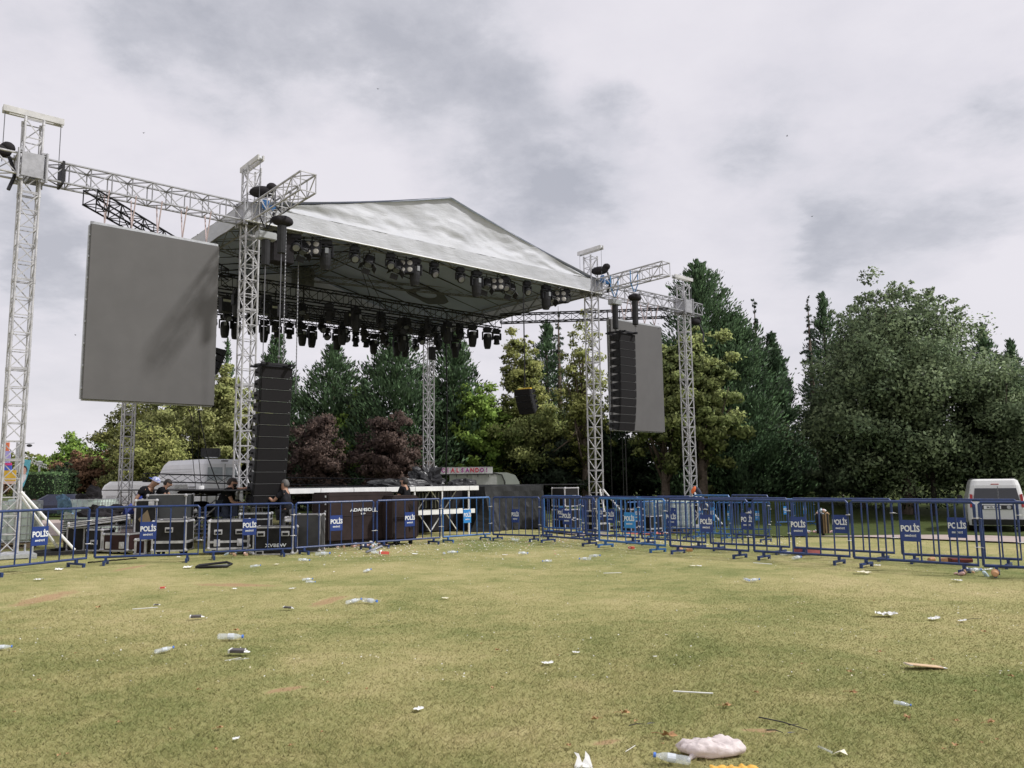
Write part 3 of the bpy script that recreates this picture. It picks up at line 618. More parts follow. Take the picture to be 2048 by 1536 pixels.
GP = [(-.26, 8.96), (.74, 8.98), (1.22, 9.2), (2.4, 9.5), (3.9, 9.91), (6.595, 10.72), (9.6, 9.86), (11.76, 9.24), (12.7, 8.98), (SW+.26, 8.96)]
def prof(u):
    for (a, za), (b, zb) in zip(GP[:-1], GP[1:]):
        if u <= b: return za+(zb-za)*(u-a)/(b-a)
    return GP[-1][1]
from mathutils import noise as mn_
def wr(u, z, f=1.): return .045*mn_.noise((u*.9*f, z*2.2*f+u*.5, 1.7))+.02*mn_.noise((u*3.1, z*6+u*1.4, 4.))
t = sthing('roof_tarpaulin', 'silver grey pitched tarpaulin roof with pointed front gable', 'tarpaulin roof', 0, 0, 0)
Z0 = 8.47; VF = -.27
def gable(a, b):
    u = -.26+(SW+.52)*a; zt = prof(u)
    z = 8.96+(zt-8.96)*b; s_ = .10*b*(zt-8.96)+.13*math.sin(PI*b)**.8*min(1, (zt-8.96)/1.2)*.7
    sag = -.05*math.sin(PI*b)*min(1, (zt-8.96))
    crease = .10*math.exp(-((u-6.9)/.30)**2)*(1-b)+.03*math.exp(-((u-5.6)/.2)**2)+.05*math.sin(u*1.9+b*3)*math.sin(PI*b)
    return (u, VF+.0+s_+crease*-1*math.sin(PI*b)+wr(u, z)*2.0*min(1, b*4)*(1-b*.6)+sag*0, z+(.02*mn_.noise((u*1.6, 0, 0)) if b > .98 else 0))
sheet(gable, 130, 26, 'front_gable', t, TARP)
def val(a, b):
    u = -.26+(SW+.52)*a; z = Z0+(8.96-Z0)*b
    return (u, VF-.012*(1-b)+wr(u*2, z)*.7, z+(.012*mn_.noise((u*2.5, 3, 0)))*(1-b))
sheet(val, 130, 6, 'front_valance', t, TARP)
hem = MB(); hem.path([(-.26+(SW+.52)*i/40, VF-.02, Z0+.012*mn_.noise(((-.26+(SW+.52)*i/40)*2.5, 3, 0))) for i in range(41)], .018, 5); hem.build('hem', WHT, t)
for s_ in (0, 1):
    U0 = SW+.27 if s_ else -.27
    def slope(a, b, s_=s_, U0=U0):
        v_ = VF+(SD+.54)*a; u = U0+(SW/2-U0)*b; z = 8.96+(10.72-8.96)*b - .07*math.sin(PI*b)+.012*math.cos(v_*2*PI/1.26); return (u, v_+(.10*(prof(u)-8.96) if a == 0 else 0), z)
    sheet(slope, 34, 12, 'roof_slope', t, TARP)
    def sval(a, b, s_=s_, U0=U0):
        v_ = VF+(SD+.54)*a; return (U0+(.012 if s_ else -.012)*math.sin(v_*5), v_, Z0-.0+(8.96-Z0)*b)
    sheet(sval, 34, 3, 'side_valance', t, TARP)
def rz_(u): b_ = 1-abs(u-SW/2)/(SW/2+.27); return 8.96+1.76*b_-.07*math.sin(PI*max(0, min(1, b_)))+.05
sheet(lambda a, b: (-.27+(SW+.54)*a, SD+.275, 8.90+(rz_(-.27+(SW+.54)*a)-8.90)*b), 60, 5, 'rear_gable', t, TARP)
LIN = mat('grey_roof_lining', (.46, .52, .68), .8, 0, .06, 1)
for s_ in (0, 1):
    U0 = SW+.25 if s_ else -.25
    sheet(lambda a, b, U0=U0: (U0+(SW/2-U0)*b, VF+.06+(SD+.42)*a, 8.94+1.74*b-.07*math.sin(PI*b)-.02), 34, 12, 'roof_lining', t, LIN)
sheet(lambda a, b: (-.26+(SW+.52)*a, SD+.28, Z0+(8.96-Z0)*b), 40, 2, 'rear_valance', t, TARP)
# printed emblem on the underside of the right slope: dark lozenge with an oval hole
def rs(u, v_): b_ = (SW+.27-u)/(SW+.27-SW/2); return (u, v_, 8.96+1.76*b_-.07*math.sin(PI*b_)-.075)
em = MB(); no = 28; c0 = (10.75, 7.35); vs = []
outl = [(10.02, 7.95), (10.30, 6.70), (11.05, 6.55), (11.75, 7.10), (11.85, 7.55), (11.45, 8.35), (10.9, 8.2), (10.4, 8.2)]
for k in range(no):
    a = 2*PI*k/no; i_ = Vector((c0[0]+.42*math.cos(a), c0[1]+.48*math.sin(a))); d_ = Vector((math.cos(a), math.sin(a))); best = 1.
    for (x1, y1), (x2, y2) in zip(outl, outl[1:]+outl[:1]):
        ex, ey = x2-x1, y2-y1; den_ = d_.x*ey-d_.y*ex
        if abs(den_) < 1e-9: continue
        tt = ((x1-c0[0])*ey-(y1-c0[1])*ex)/den_; ss = ((x1-c0[0])*d_.y-(y1-c0[1])*d_.x)/den_
        if tt > 0 and -1e-6 <= ss <= 1+1e-6: best = tt
    vs += [rs(i_.x, i_.y), rs(c0[0]+d_.x*max(best, .5), c0[1]+d_.y*max(best, .5))]
em.add(vs, [(2*k, 2*k+1, (2*k+3) % (2*no), (2*k+2) % (2*no)) for k in range(no)]); em.build('printed_emblem', mat('dark_print', (.13, .135, .15), .8), t)
# ------------------------------------------------------------------ black lighting trusses
BG_ = 'black trusses under the roof'
def bbeam(label, p, q, w=.4, h=.42, bay=.5): return beam(label, p, q, BLKP, w, h, bay, 'lighting_truss', 'lighting truss', .026, .013, BG_, True)
bbeam('black lighting truss nearest the audience under the roof', (.9, 4.6, 8.0), (12.45, 4.6, 8.0))
bbeam('middle black lighting truss under the roof', (.6, 7.0, 7.95), (12.6, 7.0, 7.95))
bbeam('rearmost black lighting truss under the roof, sky showing below it', (.4, 9.5, 8.2), (12.8, 9.5, 8.2))
bbeam('black truss slanting from the roof out over the left screen', (.9, 4.3, 8.12), (-4.0, -.45, 8.18), .34, .34)
bbeam('black truss slanting from the roof towards the rightmost tower', (12.3, 4.3, 8.12), (17.15, -.45, 8.18), .34, .34)
# ------------------------------------------------------------------ LED screens
def screen(label, u0, u1, v, z0, z1, nstr):
    t = sthing('led_screen', label, 'LED screen', (u0+u1)/2, v, (z0+z1)/2, 'grey LED screens hung beside the stage'); w = u1-u0; h = z1-z0
    mb = MB(); mb.cbox((0, 0, 0), (w, .10, h), .006); mb.build('panel', GREYS, t)
    fr = MB(); nx, nz = 6, 8
    for i in range(nx+1): fr.box((-w/2+w*i/nx, .10, 0), (.05, .10, h-.02))
    for j in range(nz+1): fr.box((0, .105, -h/2+h*j/nz), (w-.02, .09, .05))
    for j in range(nz): fr.box((-w/2-.012, .02, -h/2+h*(j+.5)/nz), (.022, .05, .05)); fr.box((w/2+.012, .02, -h/2+h*(j+.5)/nz), (.022, .05, .05))
    fr.build('frame', STEEL, t)
    hb = MB(); hb.box((0, .06, h/2+.045), (w, .06, .07)); hb.build('hanging_bar', STEEL, t)
    for i in range(nstr):
        x = -w/2+w*(i+.5)/nstr; sm = MB(); zt = ZC-.235-(z0+z1)/2
        for dv in (-.22, .22): sm.path([(x, .06, h/2+.07), (x+.02, .06+dv-v*0+.0, zt)], .017, 4)
        sm.build('hanging_strap', mat('pink_strap', (.50, .40, .40), .8), t)
screen('large grey LED screen hanging left of the stage with truss shadows across it', -3.90, -.90, -.2, 3.50, 7.63, 5)
screen('large grey LED screen hanging right of the stage behind the loudspeaker column', 13.95, 16.95, -.2, 3.38, 7.58, 5)
# ------------------------------------------------------------------ line arrays
def array(label, n, top, w, hh, dp, ang, name='line_array', frame=True, hl=True):
    """top: world point of the front top edge centre; local x = width, -y = front"""
    t = thing(name, label, 'loudspeaker array', top, AL, 'hanging loudspeaker columns'); y = 0.; z = 0.; a = 0.
    for i in range(n):
        a = ang(i); M_ = Matrix.Translation((0, y, z)) @ Matrix.Rotation(a, 4, 'X'); c = MB(); c.m = M_
        k = .055
        ring = [(-w/2, 0), (w/2, 0), (w/2-.05, dp), (-w/2+.05, dp)]
        c.loft([[Vector((x_, y_, -hh+.004+(k if y_ > .1 else 0))) for x_, y_ in ring], [Vector((x_, y_, -.004-(k if y_ > .1 else 0))) for x_, y_ in ring]])
        for sx in (-1, 1): c.box((sx*(w/2+.006), .06, -hh/2), (.012, .05, hh-.04)); c.box((sx*(w/2-.01), .33, -hh/2), (.05, .05, .05))
        cab = c.build('cabinet', BLKP, t); g_ = MB(); g_.m = M_; g_.cbox((0, -.008, -hh/2), (w-.03, .02, hh-.03), .006); g_.build('grille', mat('speaker_grille', (.013, .012, .013), .8, 0, .1, 30, .3, 160, spec=.2), cab)
        if hl:
            e = MB(); e.m = M_; e.box((0, -.012, -hh+.004), (w-.02, .014, .006)); e.box((w/2-.06, -.024, -hh+.035), (.03, .004, .018)); e.build('trim_strip', mat('dull_trim', (.16, .16, .165), .5), cab)
        y += math.sin(a)*hh; z -= math.cos(a)*hh
        if i == n-1 and not frame: break
    if frame:
        f_ = MB(); 
        for sx in (-1, 1): f_.box((sx*w*.36, dp*.45, .06), (.06, dp+.35, .07), (R(4), 0, 0))
        for yy in (-.05, dp*.5, dp+.1): f_.box((0, yy, .05), (w+.05, .06, .05))
        f_.build('flying_frame', BLK, t)
    return t
pL = st(-.02, -1.98, 4.36)
array('tall black loudspeaker column of twelve cabinets lowered beside the front left tower', 12, pL, .80, .285, .50, lambda i: R(2.5+max(0, i-1)*.8))
pR = st(12.86, -2.0, 6.62)
array('tall black loudspeaker column of twelve cabinets hanging before the right screen', 12, pR, .84, .285, .50, lambda i: R(.5+max(0, i-6)*1.8))
a1 = array('small black four cabinet loudspeaker cluster hanging on a rod at the right', 4, st(9.55, -.1, 4.62), .62, .225, .42, lambda i: R(12+i*6), frame=False, hl=False); a1.rotation_euler = (0, 0, AL-R(75))
y_ = MB(); y_.box((0, .2, .03), (.5, .12, .05)); y_.build('yellow_bracket', YEL, a1)
rd = MB(); rd.tube((0, .2, .03), (0, .2, 3.7), .022); rd.build('hanging_rod', BLKP, a1)
a2 = array('small black loudspeaker cluster tilted behind the right edge of the left screen', 4, A(441, 702, 25.5), .62, .24, .45, lambda i: R(14+i*6), frame=False, hl=False); a2.rotation_euler = (0, 0, AL+R(105))
rd = MB(); rd.tube((0, .2, 0), (0, .2, 2.6), .02); rd.build('hanging_rod', BLKP, a2)
# ------------------------------------------------------------------ hoists on the cantilevers
def hoist(label, u, v, zt, zb, bagz, style='bag', chain=None, blue=False):
    t = sthing('chain_hoist', label, 'chain hoist', u, v, bagz, 'chain hoists on the cantilevers'); mb = MB()
    for s_ in (-1, 1): mb.path([(s_*.20, 0, zt-bagz+.46), (s_*.2, 0, zt-bagz), (s_*.03, 0, .22)], .018, 4)
    mb.build('sling', mat('blue_sling', (.06, .25, .55), .7) if blue else BLK, t)
    if style == 'bag':
        b_ = MB(); b_.ball((0, 0, 0), (.30, .19, .13), 14, 8); b_.ball((.06, .02, .04), (.24, .17, .12), 12, 8); b_.build('chain_bag', FAB, t, True)
    else:
        b_ = MB(); b_.cbox((0, 0, 0), (.5, .26, .2), .02); b_.build('housing', mat('grey_housing', (.35, .36, .37), .5), t)
    c_ = MB(); c_.tube((0, 0, -.12), (0, 0, zb-bagz), .115, 12, .105); c_.build('motor_body', mat('charcoal_cloth', (.02, .02, .023), .85, 0, .3, 5, .2), t)
    if chain is not None:
        k = MB(); k.tube((0, 0, zb-bagz), (0, 0, chain-bagz), .012, 5); k.ball((0, 0, chain-bagz+.25), .045, 8, 6); k.build('load_chain', CHAIN, t)
    return t
hoist('black bagged chain hoist under the left cantilever, chain down to the loudspeakers', .13, -1.72, ZC-.2, 7.3, 8.13, chain=4.4)
hoist('grey chain hoist close to the front left tower', .13, -.75, ZC-.2, 7.2, 7.98, 'box', chain=4.4)
hoist('black bagged chain hoist under the right cantilever', 13.32, -2.0, ZC-.2, 7.0, 7.98, chain=6.7, blue=True)
hoist('grey boxed chain hoist under the right cantilever near the tower', 13.32, -1.05, ZC-.2, 7.0, 7.98, 'box', chain=6.7, blue=True)
def motor(label, p, rz, blue=True):
    t = thing('chain_motor', label, 'chain motor', p, rz, 'motors on the tower sleeves'); mb = MB(); mb.ball((0, 0, 0), (.34, .16, .16), 14, 8); mb.ball((.26, 0, .12), (.15, .13, .13), 10, 6); mb.build('motor_cover', FAB, t, True)
    if blue: b_ = MB(); b_.cbox((.1, .05, -.32), (.16, .16, .28), .03); b_.cbox((.34, -.1, -.5), (.2, .12, .16), .03); b_.build('blue_hook_block', HOISTB, t)
    c_ = MB(); c_.path([(.3, 0, -.1), (.42, -.1, -.5), (.3, -.15, -.9)], .04, 6); c_.build('cable_loop', BLK, t)
motor('black covered motor on top of the beam at the front left tower', st(.12, -.42, 9.28), AL-R(90)+R(50))
motor('black covered motor on top of the beam at the front right tower', st(13.25, -.40, 9.3), AL-R(60))
motor('black covered motor at the picture edge beside the left tower', st(-OA-.72, .0, 8.98), AL, False)
motor('black cylinder motor hanging outside the rightmost tower', st(SW+OB+.75, 0, 8.2), AL, False)
# long chains inside the stage
for i, (u, v, zb_, lb) in enumerate(((.75, -.6, 4.4, 'thin steel chain hanging just right of the front left tower'), (1.55, .3, 4.0, 'thin steel chain hanging in front of the lighting trusses'))):
    t = sthing('hanging_chain', lb, 'chain', u, v, 8.4, 'thin chains hanging at the front left corner'); mb = MB(); mb.tube((0, 0, 0), (0, 0, zb_-8.4), .014, 5)
    for k in range(40): mb.ball((0, 0, -.1*k-.05), (.02, .02, .035), 6, 4)
    mb.build('links', CHAIN, t)
t = sthing('speaker_box', 'black loudspeaker box hanging just inside the front left corner of the roof', 'loudspeaker', .95, .15, 8.0); mb = MB(); mb.cbox((0, 0, 0), (.62, .4, .85), .02); mb.build('cabinet', FAB, t)
mb = MB(); mb.cbox((.05, -.05, .56), (.95, .5, .26), .03); mb.build('grey_cover', mat('grey_cover', (.16, .165, .17), .7), t)
# ------------------------------------------------------------------ lamps
def lamp_base(t, w=.30):
    m = MB(); m.cbox((0, 0, -.09), (w, .20, .13), .02); m.box((0, 0, -.01), (.05, .06, .05)); m.tube((-.1, 0, 0), (.1, 0, 0), .022, 6); m.build('base_box', BLK, t)
def head_small():
    t = thing('moving_head_lamp', 'x', 'stage lamp'); lamp_base(t, .28); y = MB(); y.tube((0, 0, -.15), (0, 0, -.20), .07, 10)
    for s_ in (-1, 1): y.cbox((s_*.15, 0, -.30), (.035, .10, .24), .01)
    y.box((0, 0, -.20), (.30, .10, .035)); y.build('yoke', BLK, t)
    a = R(38); hM = Matrix.Translation((0, 0, -.36)) @ Matrix.Rotation(a, 4, 'X'); h = MB(); h.m = hM
    h.lathe([(.06, .12), (.115, .09), (.13, -.02), (.135, -.11), (.12, -.125)], rot=(R(-90), 0, 0), n=16); hd_ = h.build('head', BLKP, t, False)
    # ring of light lens at the front face (towards -y)
    l = MB(); l.m = hM; l.lathe([(.0, .0), (.092, .004), (.10, -.004)], c=(0, -.126+0, 0), rot=(R(90), 0, 0), n=16); l.build('lens', LENS, hd_); return t
def head_long():
    t = thing('beam_moving_head', 'x', 'stage lamp'); lamp_base(t, .36); y = MB(); y.tube((0, 0, -.15), (0, 0, -.20), .08, 10); y.box((0, 0, -.20), (.42, .12, .04))
    for s_ in (-1, 1): y.cbox((s_*.20, 0, -.36), (.05, .15, .34), .015)
    y.build('yoke', BLK, t); h = MB(); h.lathe([(.09, .16), (.15, .13), (.165, 0), (.17, -.12), (.15, -.34), (.115, -.46), (.10, -.47)], c=(0, 0, -.42), rot=(R(4), 0, 0), n=16); hd_ = h.build('head', BLKP, t, False)
    l = MB(); l.lathe([(.0, 0), (.085, -.003), (.09, .003)], c=(0, -.03, -.885), rot=(R(4), 0, 0), n=14); l.build('lens', LENS, hd_)
    v_ = MB(); v_.cbox((.02, -.168, -.36), (.10, .02, .16), .006); v_.build('side_panel', mat('grey_panel', (.22, .23, .24), .4), hd_); return t
def blinder():
    t = thing('four_lamp_blinder', 'x', 'stage lamp'); y = MB(); y.tube((0, 0, 0), (0, 0, -.12), .02); y.box((0, .02, -.12), (.5, .03, .03))
    for s_ in (-1, 1): y.box((s_*.25, .02, -.28), (.02, .04, .32))
    y.build('yoke', BLK, t); b_ = MB(); b_.m = Matrix.Translation((0, 0, -.32)) @ Matrix.Rotation(R(-12), 4, 'X'); b_.cbox((0, .05, 0), (.46, .16, .46), .02); bd = b_.build('housing', BLKP, t)
    for sx in (-1, 1):
        for sz in (-1, 1):
            l = MB(); l.m = b_.m; l.lathe([(.0, .012), (.05, .012), (.082, .0), (.085, -.02)], c=(sx*.115, -.035, sz*.115), rot=(R(90), 0, 0), n=14); l.build('bulb', LAMPW, bd)
    return t
def fresnel():
    t = thing('barn_door_spotlight', 'x', 'stage lamp'); y = MB(); y.tube((0, 0, 0), (0, 0, -.1), .02)
    for s_ in (-1, 1): y.box((s_*.17, 0, -.22), (.018, .04, .26))
    y.box((0, 0, -.1), (.34, .04, .018)); y.build('yoke', BLK, t); M_ = Matrix.Translation((0, 0, -.32)) @ Matrix.Rotation(R(-28), 4, 'X') @ Matrix.Rotation(R(18), 4, 'Y'); b_ = MB(); b_.m = M_
    b_.cbox((0, 0, -.02), (.28, .26, .36), .04)
    for k in range(4): b_.box((0, 0, .05-.05*k), (.30, .28, .008))
    bd = b_.build('housing', BLKP, t); d = MB(); d.m = M_
    for k in range(4):
        a = k*PI/2; d.box((.20*math.cos(a), .20*math.sin(a), -.27), (.012, .24, .17), (0, -R(38), a))
    d.build('barn_door', BLK, bd); l = MB(); l.m = M_; l.lathe([(0, 0), (.10, .0), (.105, .01)], c=(0, 0, -.205), n=14); l.build('lens', mat('dark_lens', (.14, .15, .16), .1, spec=1.), bd); return t
def wash():
    t = thing('wash_moving_head', 'x', 'stage lamp'); lamp_base(t, .32); y = MB(); y.box((0, 0, -.19), (.36, .1, .04))
    for s_ in (-1, 1): y.cbox((s_*.18, 0, -.32), (.04, .13, .28), .012)
    y.build('yoke', BLK, t); h = MB(); h.cbox((0, 0, -.38), (.28, .24, .22), .05); h.lathe([(.11, .05), (.115, -.1), (.13, -.12), (.13, -.16), (.10, -.17)], c=(0, 0, -.48), n=14)
    for k in range(5): h.box((0, 0, -.33-.025*k), (.29, .25, .008))
    hd_ = h.build('head', BLKP, t); l = MB(); l.lathe([(0, 0), (.09, 0), (.095, .01)], c=(0, 0, -.655), n=12); l.build('lens', LENS, hd_); return t
PROT = {'s': head_small(), 'l': head_long(), 'b': blinder(), 'f': fresnel(), 'w': wash()}
used = set(); NMK = {'s': 'small round moving head', 'l': 'long barrel moving head', 'b': 'four bulb blinder', 'f': 'spotlight with barn doors', 'w': 'stubby wash light'}
def put(k, u, v, z, rz, label, group):
    p = PROT[k]
    if k not in used: used.add(k); o = p
    else: o = dup(p)
    o.location = st(u, v, z); o.rotation_euler = (0, 0, rz); o['label'] = label; o['group'] = group; return o
front = [('s', 1.31), ('f', 1.62), ('b', 1.80), ('l', 2.22), ('s', 3.16), ('f', 3.73), ('s', 4.39), ('f', 4.72), ('b', 4.95), ('l', 5.28), ('s', 6.0), ('s', 7.03), ('l', 7.71), ('f', 8.25), ('b', 8.60), ('s', 8.95), ('f', 9.29), ('s', 9.94), ('l', 10.85), ('f', 11.2), ('b', 11.55), ('s', 11.85)]
cnt = {}
for k, u in front:
    cnt[k] = cnt.get(k, 0)+1
    put(k, u, .0+(.12 if k == 'f' else -.02), 8.46, AL+(R(-35) if k in 'b' else R(random.uniform(-25, 5))), '%s under the front roof edge, %s of its kind from the left' % (NMK[k], ORD[cnt[k]-1]), 'lamps along the front roof edge')
cnt = {}
ROWS = [(9.5, 7.97, (2.5, 2.95, 3.4, 4.05, 4.55, 5.05, 5.55, 6.1, 6.6, 7.25, 7.7, 8.15, 8.6, 9.05, 9.5, 10.1, 10.6, 11.05, 11.7), 'sllslwwllslswwl'.replace('x', 's'), 'rearmost lighting truss'),
        (7.0, 7.72, (1.3, 2.1, 3.0, 3.9, 4.8, 5.7, 6.6, 7.5, 8.4, 9.3, 10.2, 11.1, 12.0), 'wslwwslwwlswl', 'middle lighting truss'),
        (4.6, 7.77, (1.5, 2.5, 3.7, 4.75, 5.8, 6.9, 7.95, 8.9, 9.85, 10.5, 11.1, 11.87, 12.4), 'lwfwlwfwlwllw', 'nearest lighting truss')]
for v, z, us, ks, nm in ROWS:
    c_ = {}
    for i, u in enumerate(us):
        k = ks[i % len(ks)]; c_[k] = c_.get(k, 0)+1
        put(k, u, v+random.uniform(-.1, .1), z, AL+R(random.uniform(-40, 40)), '%s %s from the left under the %s' % (ORD[c_[k]-1], NMK[k], nm), 'lamps hanging under the '+nm)
# flat strips and dimmer boxes seen between the trusses
for i, (u, v, z) in enumerate(((3.4, 6.0, 7.55), (6.4, 6.0, 7.65), (8.5, 5.6, 7.62), (9.2, 7.0, 7.7), (1.6, 5.8, 7.5), (11.0, 6.2, 7.75))):
    t = sthing('cable_box', 'black box strapped under the trusses, %s from the left' % ORD[(1, 2, 3, 4, 0, 5)[i]], 'equipment box', u, v, z, 'boxes strapped between the lighting trusses'); m = MB(); m.cbox((0, 0, 0), (.42, .36, .5), .02); m.build('case', BLKP, t)
    m = MB(); m.box((0, -.185, .12), (.36, .01, .08)); m.build('pale_label', mat('pale_label', (.42, .43, .34), .6), t)
    m = MB(); m.tube((0, 0, .25), (0, 0, .75 if v > 5.9 else .4), .02); m.build('hanger', BLK, t)
for i, (u, v, zb_) in enumerate(((1.6, 1.4, 6.4), (9.2, 4.7, 6.3))):
    t = sthing('hanging_box', ('small' if i == 0 else 'slender') + ' black box hanging on a cable below the lamps, %s of two' % ('left' if i == 0 else 'right'), 'hanging box', u, v, zb_, 'boxes on cables below the lamps'); m = MB(); m.cbox((0, 0, .15), (.24, .2, .36 if i == 0 else .5), .02); m.build('case', BLKP, t); m = MB(); m.tube((0, 0, .3), (0, 0, 8.4-zb_ if i == 0 else 1.5), .01); m.tube((.08, 0, 0), (.08, 0, -2.5 if i == 0 else -.1), .008); m.build('cable', BLK, t)
# ================================================================== POLICE BARRIERS
SW_W = mat('sign_white', (.72, .74, .76), .5, 0, .05, 20)
def barrier(pm, sm, name='crowd_barrier'):
    t = thing(name, 'x', 'crowd barrier'); W = 1.9; H0 = .15; H1 = 1.10
    f = MB(); r = .024
    f.path([(-W/2, 0, H0), (-W/2, 0, H1-.03), (-W/2+.03, 0, H1), (W/2-.03, 0, H1), (W/2, 0, H1-.03), (W/2, 0, H0), (-W/2, 0, H0)], r, 8)
    f.build('frame', pm, t)
    for i in range(1, 7):
        b = MB(); x = -W/2+W*i/7; b.tube((x, 0, H0), (x, 0, H1), .0135, 6, cap=False); b.build('bar', pm, t)
    for s_ in (-1, 1):
        b = MB(); x = s_*(W/2-.20); b.box((x, 0, .105), (.045, .045, .10)); b.box((x, 0, .062), (.045, .44, .035)); 
        for k in (-1, 1): b.box((x, k*.20, .025), (.045, .035, .06))
        b.build('foot', pm, t)
    s = MB(); s.cbox((0, -.018, .635), (W/7+.035, .012, .34), .003); sg = s.build('sign', sm, t)
    text_mesh('POL\u0130S', .135, .004, .0045, 'lettering', SW_W, sg, (0, -.0265, .665), sx=.80)
    text_mesh('EMN\u0130YET\u0130', .040, .004, .0015, 'small_lettering', SW_W, sg, (0, -.0265, .553), sx=.95)
    for z in (.42, .86):
        c = MB(); c.m = Matrix.Translation((W/2+.02, 0, z)); c.lathe([(.055, -.004), (.058, 0), (.055, .004)], n=10, sq=(1, .6)); c.box((.05, -.03, .005), (.08, .004, .005), (0, .3, .2)); c.build('cable_tie', WHT, t)
    return t
BD = barrier(BLUE, SIGNB); BL = barrier(BLUEL, SIGNL); first = {id(BD): True, id(BL): True}
def put_bar(base, a, b, label, group, tilt=0.):
    c = (a+b)/2; d = b-a; rz = math.atan2(d.y, d.x); o = base if first.pop(id(base), None) else dup(base)
    o.location = (c.x, c.y, gz(c.x, c.y)); o.rotation_euler = (tilt, 0, rz); o.scale = (math.hypot(d.x, d.y)/1.94, 1, 1); o['label'] = label; o['group'] = group; return o
def rail(px, py): 
    r = ray(px, py); return Vector((0, 0, EYE))+r*((.15-EYE)/r.z)
FRONT = [(-40, 1139, 174, 1116), (187, 1115, 398, 1107.5), (406, 1105, 585, 1097), (589, 1096, 748, 1085), (752, 1084, 881, 1075), (885, 1074, 981, 1067.5), (985, 1068.5, 1079, 1071.5), (1085, 1071.5, 1192, 1080), (1197, 1080, 1332, 1091.5), (1339, 1091.5, 1499, 1102), (1507, 1102, 1702, 1113), (1706, 1115, 1960, 1130.6), (1965, 1131, 2230, 1143)]
FR_L = ['at the left edge of the picture before the left tower', 'before the stacked flight cases and the man in the cap', 'before the case with two big latches and the loudspeaker column', 'before the wide brown loudspeaker cover', 'before the narrow brown cover and white stage edge', 'left of the fence corner', 'right of the fence corner, before the black tarpaulin', 'before the silver framed cases', 'before the front right tower and red cloth', 'before the water tank and rightmost tower', 'left of the overflowing bin', 'between the bin and the white van', 'at the right edge before the white van']
for i, p in enumerate(FRONT):
    lb = i in (5, 8)
    put_bar(BL if lb else BD, rail(*p[:2]), rail(*p[2:]), ('light blue' if lb else 'dark blue')+' front barrier '+FR_L[i], 'barriers of the front row', R(random.uniform(-1.5, 1.5)))
SECOND = [(1084, 1061.5, 1166, 1066), (1170, 1068, 1279, 1075.5), (1283, 1076, 1413, 1085), (1420, 1086, 1581, 1094), (1587, 1095, 1791, 1106), (1803, 1108, 2046, 1119)]
for i, p in enumerate(SECOND): put_bar(BD, rail(*p[:2]), rail(*p[2:]), 'blue police barrier, %s from the left in the row behind the right front row' % ORD[i], 'barriers of the second row')
for i, (a_, b_) in enumerate((((1088, 1052), (1162, 1055)), ((1166, 1055), (1238, 1058)), ((1242, 1058), (1312, 1061)), ((1316, 1061), (1384, 1064)), ((1390, 1064), (1462, 1068)), ((1466, 1068), (1540, 1072)))): put_bar(BD if i % 2 else BL, rail(*a_), rail(*b_), 'blue police barrier, %s from the left in the third row at the towers' % ORD[i], 'barriers of the third row')
def gl(px, py): q = G(px, py); return q
FAR = [((1254, 1063), (1312, 1064)), ((1314, 1064), (1372, 1065)), ((1375, 1065), (1432, 1066)), ((1435, 1066), (1487, 1067)), ((1489, 1067), (1543, 1067)), ((1552, 1052), (1590, 1051)), ((1592, 1051), (1630, 1050))]
for i, (a, b) in enumerate(FAR): put_bar(BL, gl(*a), gl(*b), 'small distant light blue barrier, %s from the left beyond the paved path' % ORD[i], 'distant barriers beyond the path')
# ================================================================== STAGE DECK
def upx(px, v, z):
    lo, hi = -6., 20.
    for _ in range(40):
        m_ = (lo+hi)/2; p = st(m_, v, z); d = p-Vector((0, 0, EYE)); x = 1024+FPX*d.dot(_R)/d.dot(_F)
        lo, hi = (m_, hi) if x < px else (lo, m_)
    return lo
V0 = -1.6; us = [upx(x, V0, 1.36) for x in (575, 641, 707, 771, 830, 885, 938, 957)]
t = sthing('stage_deck', 'black stage deck with a white front edge on white posts', 'stage deck', 0, 0, 0)
def dk(mb, a, b, c, d, z, h): mb.box(((a+b)/2, (c+d)/2, z), (b-a, d-c, h))
m = MB(); dk(m, us[0]-1.5, us[-1], V0+.03, SD-.4, 1.385, .03); dk(m, us[-1], 12.9, .3, SD-.4, 1.385, .03); m.build('floor', BLKP, t)
for a, b in zip(us[:-1], us[1:]):
    m = MB(); m.cbox(((a+b)/2, V0, 1.335), (b-a-.012, .05, .13), .006); m.build('edge_board', WHT, t)
for u in us[3:7]+[us[0], us[1], us[2]]:
    m = MB(); m.tube((u, V0+.02, 0), (u, V0+.02, 1.27), .026, 8); m.build('post', WHT if u > us[2] else ALU, t)
    for v_ in (.4, 2.4, 4.4, 6.4): m = MB(); m.tube((u, v_, 0), (u, v_, 1.37), .026, 6); m.build('post', STEEL, t)
u3, u6 = us[3]+.95, us[6]+.12
m = MB(); m.box(((u3+u6)/2, V0-.1, .68), (u6-u3, .05, .12)); m.box(((u3+u6)/2, V0+.5, .68), (u6-u3, .05, .12)); m.build('lower_frame', WHT, t)
m = MB()
for k in range(3): a, b = us[3+k], us[4+k]; m.tube((a, V0+.6, .1), (b, V0+.6, 1.3), .018); m.tube((a, V0+.6, 1.3), (b, V0+.6, .1), .018)
m.build('diagonal_brace', WHT, t)
for k in range(26):
    m = MB(); x = us[3]+.1+(us[6]-us[3])*k/25; m.box((x, V0+.95, 1.0), (.05, .03, .62)); m.build('black_slat', BLKP, t)
m = MB(); dk(m, us[2], us[-1]+.6, V0+1.6, V0+1.63, .7, 1.3); m.build('rear_skirt', FAB, t)
for k in range(5):
    m = MB(); x = us[4]-.45+k*.52; m.box((x, V0+1.3, .98), (.40, .03, .46)); m.build('pale_board', mat('pale_board', (.42, .44, .42), .6, 0, .15, 4), t)
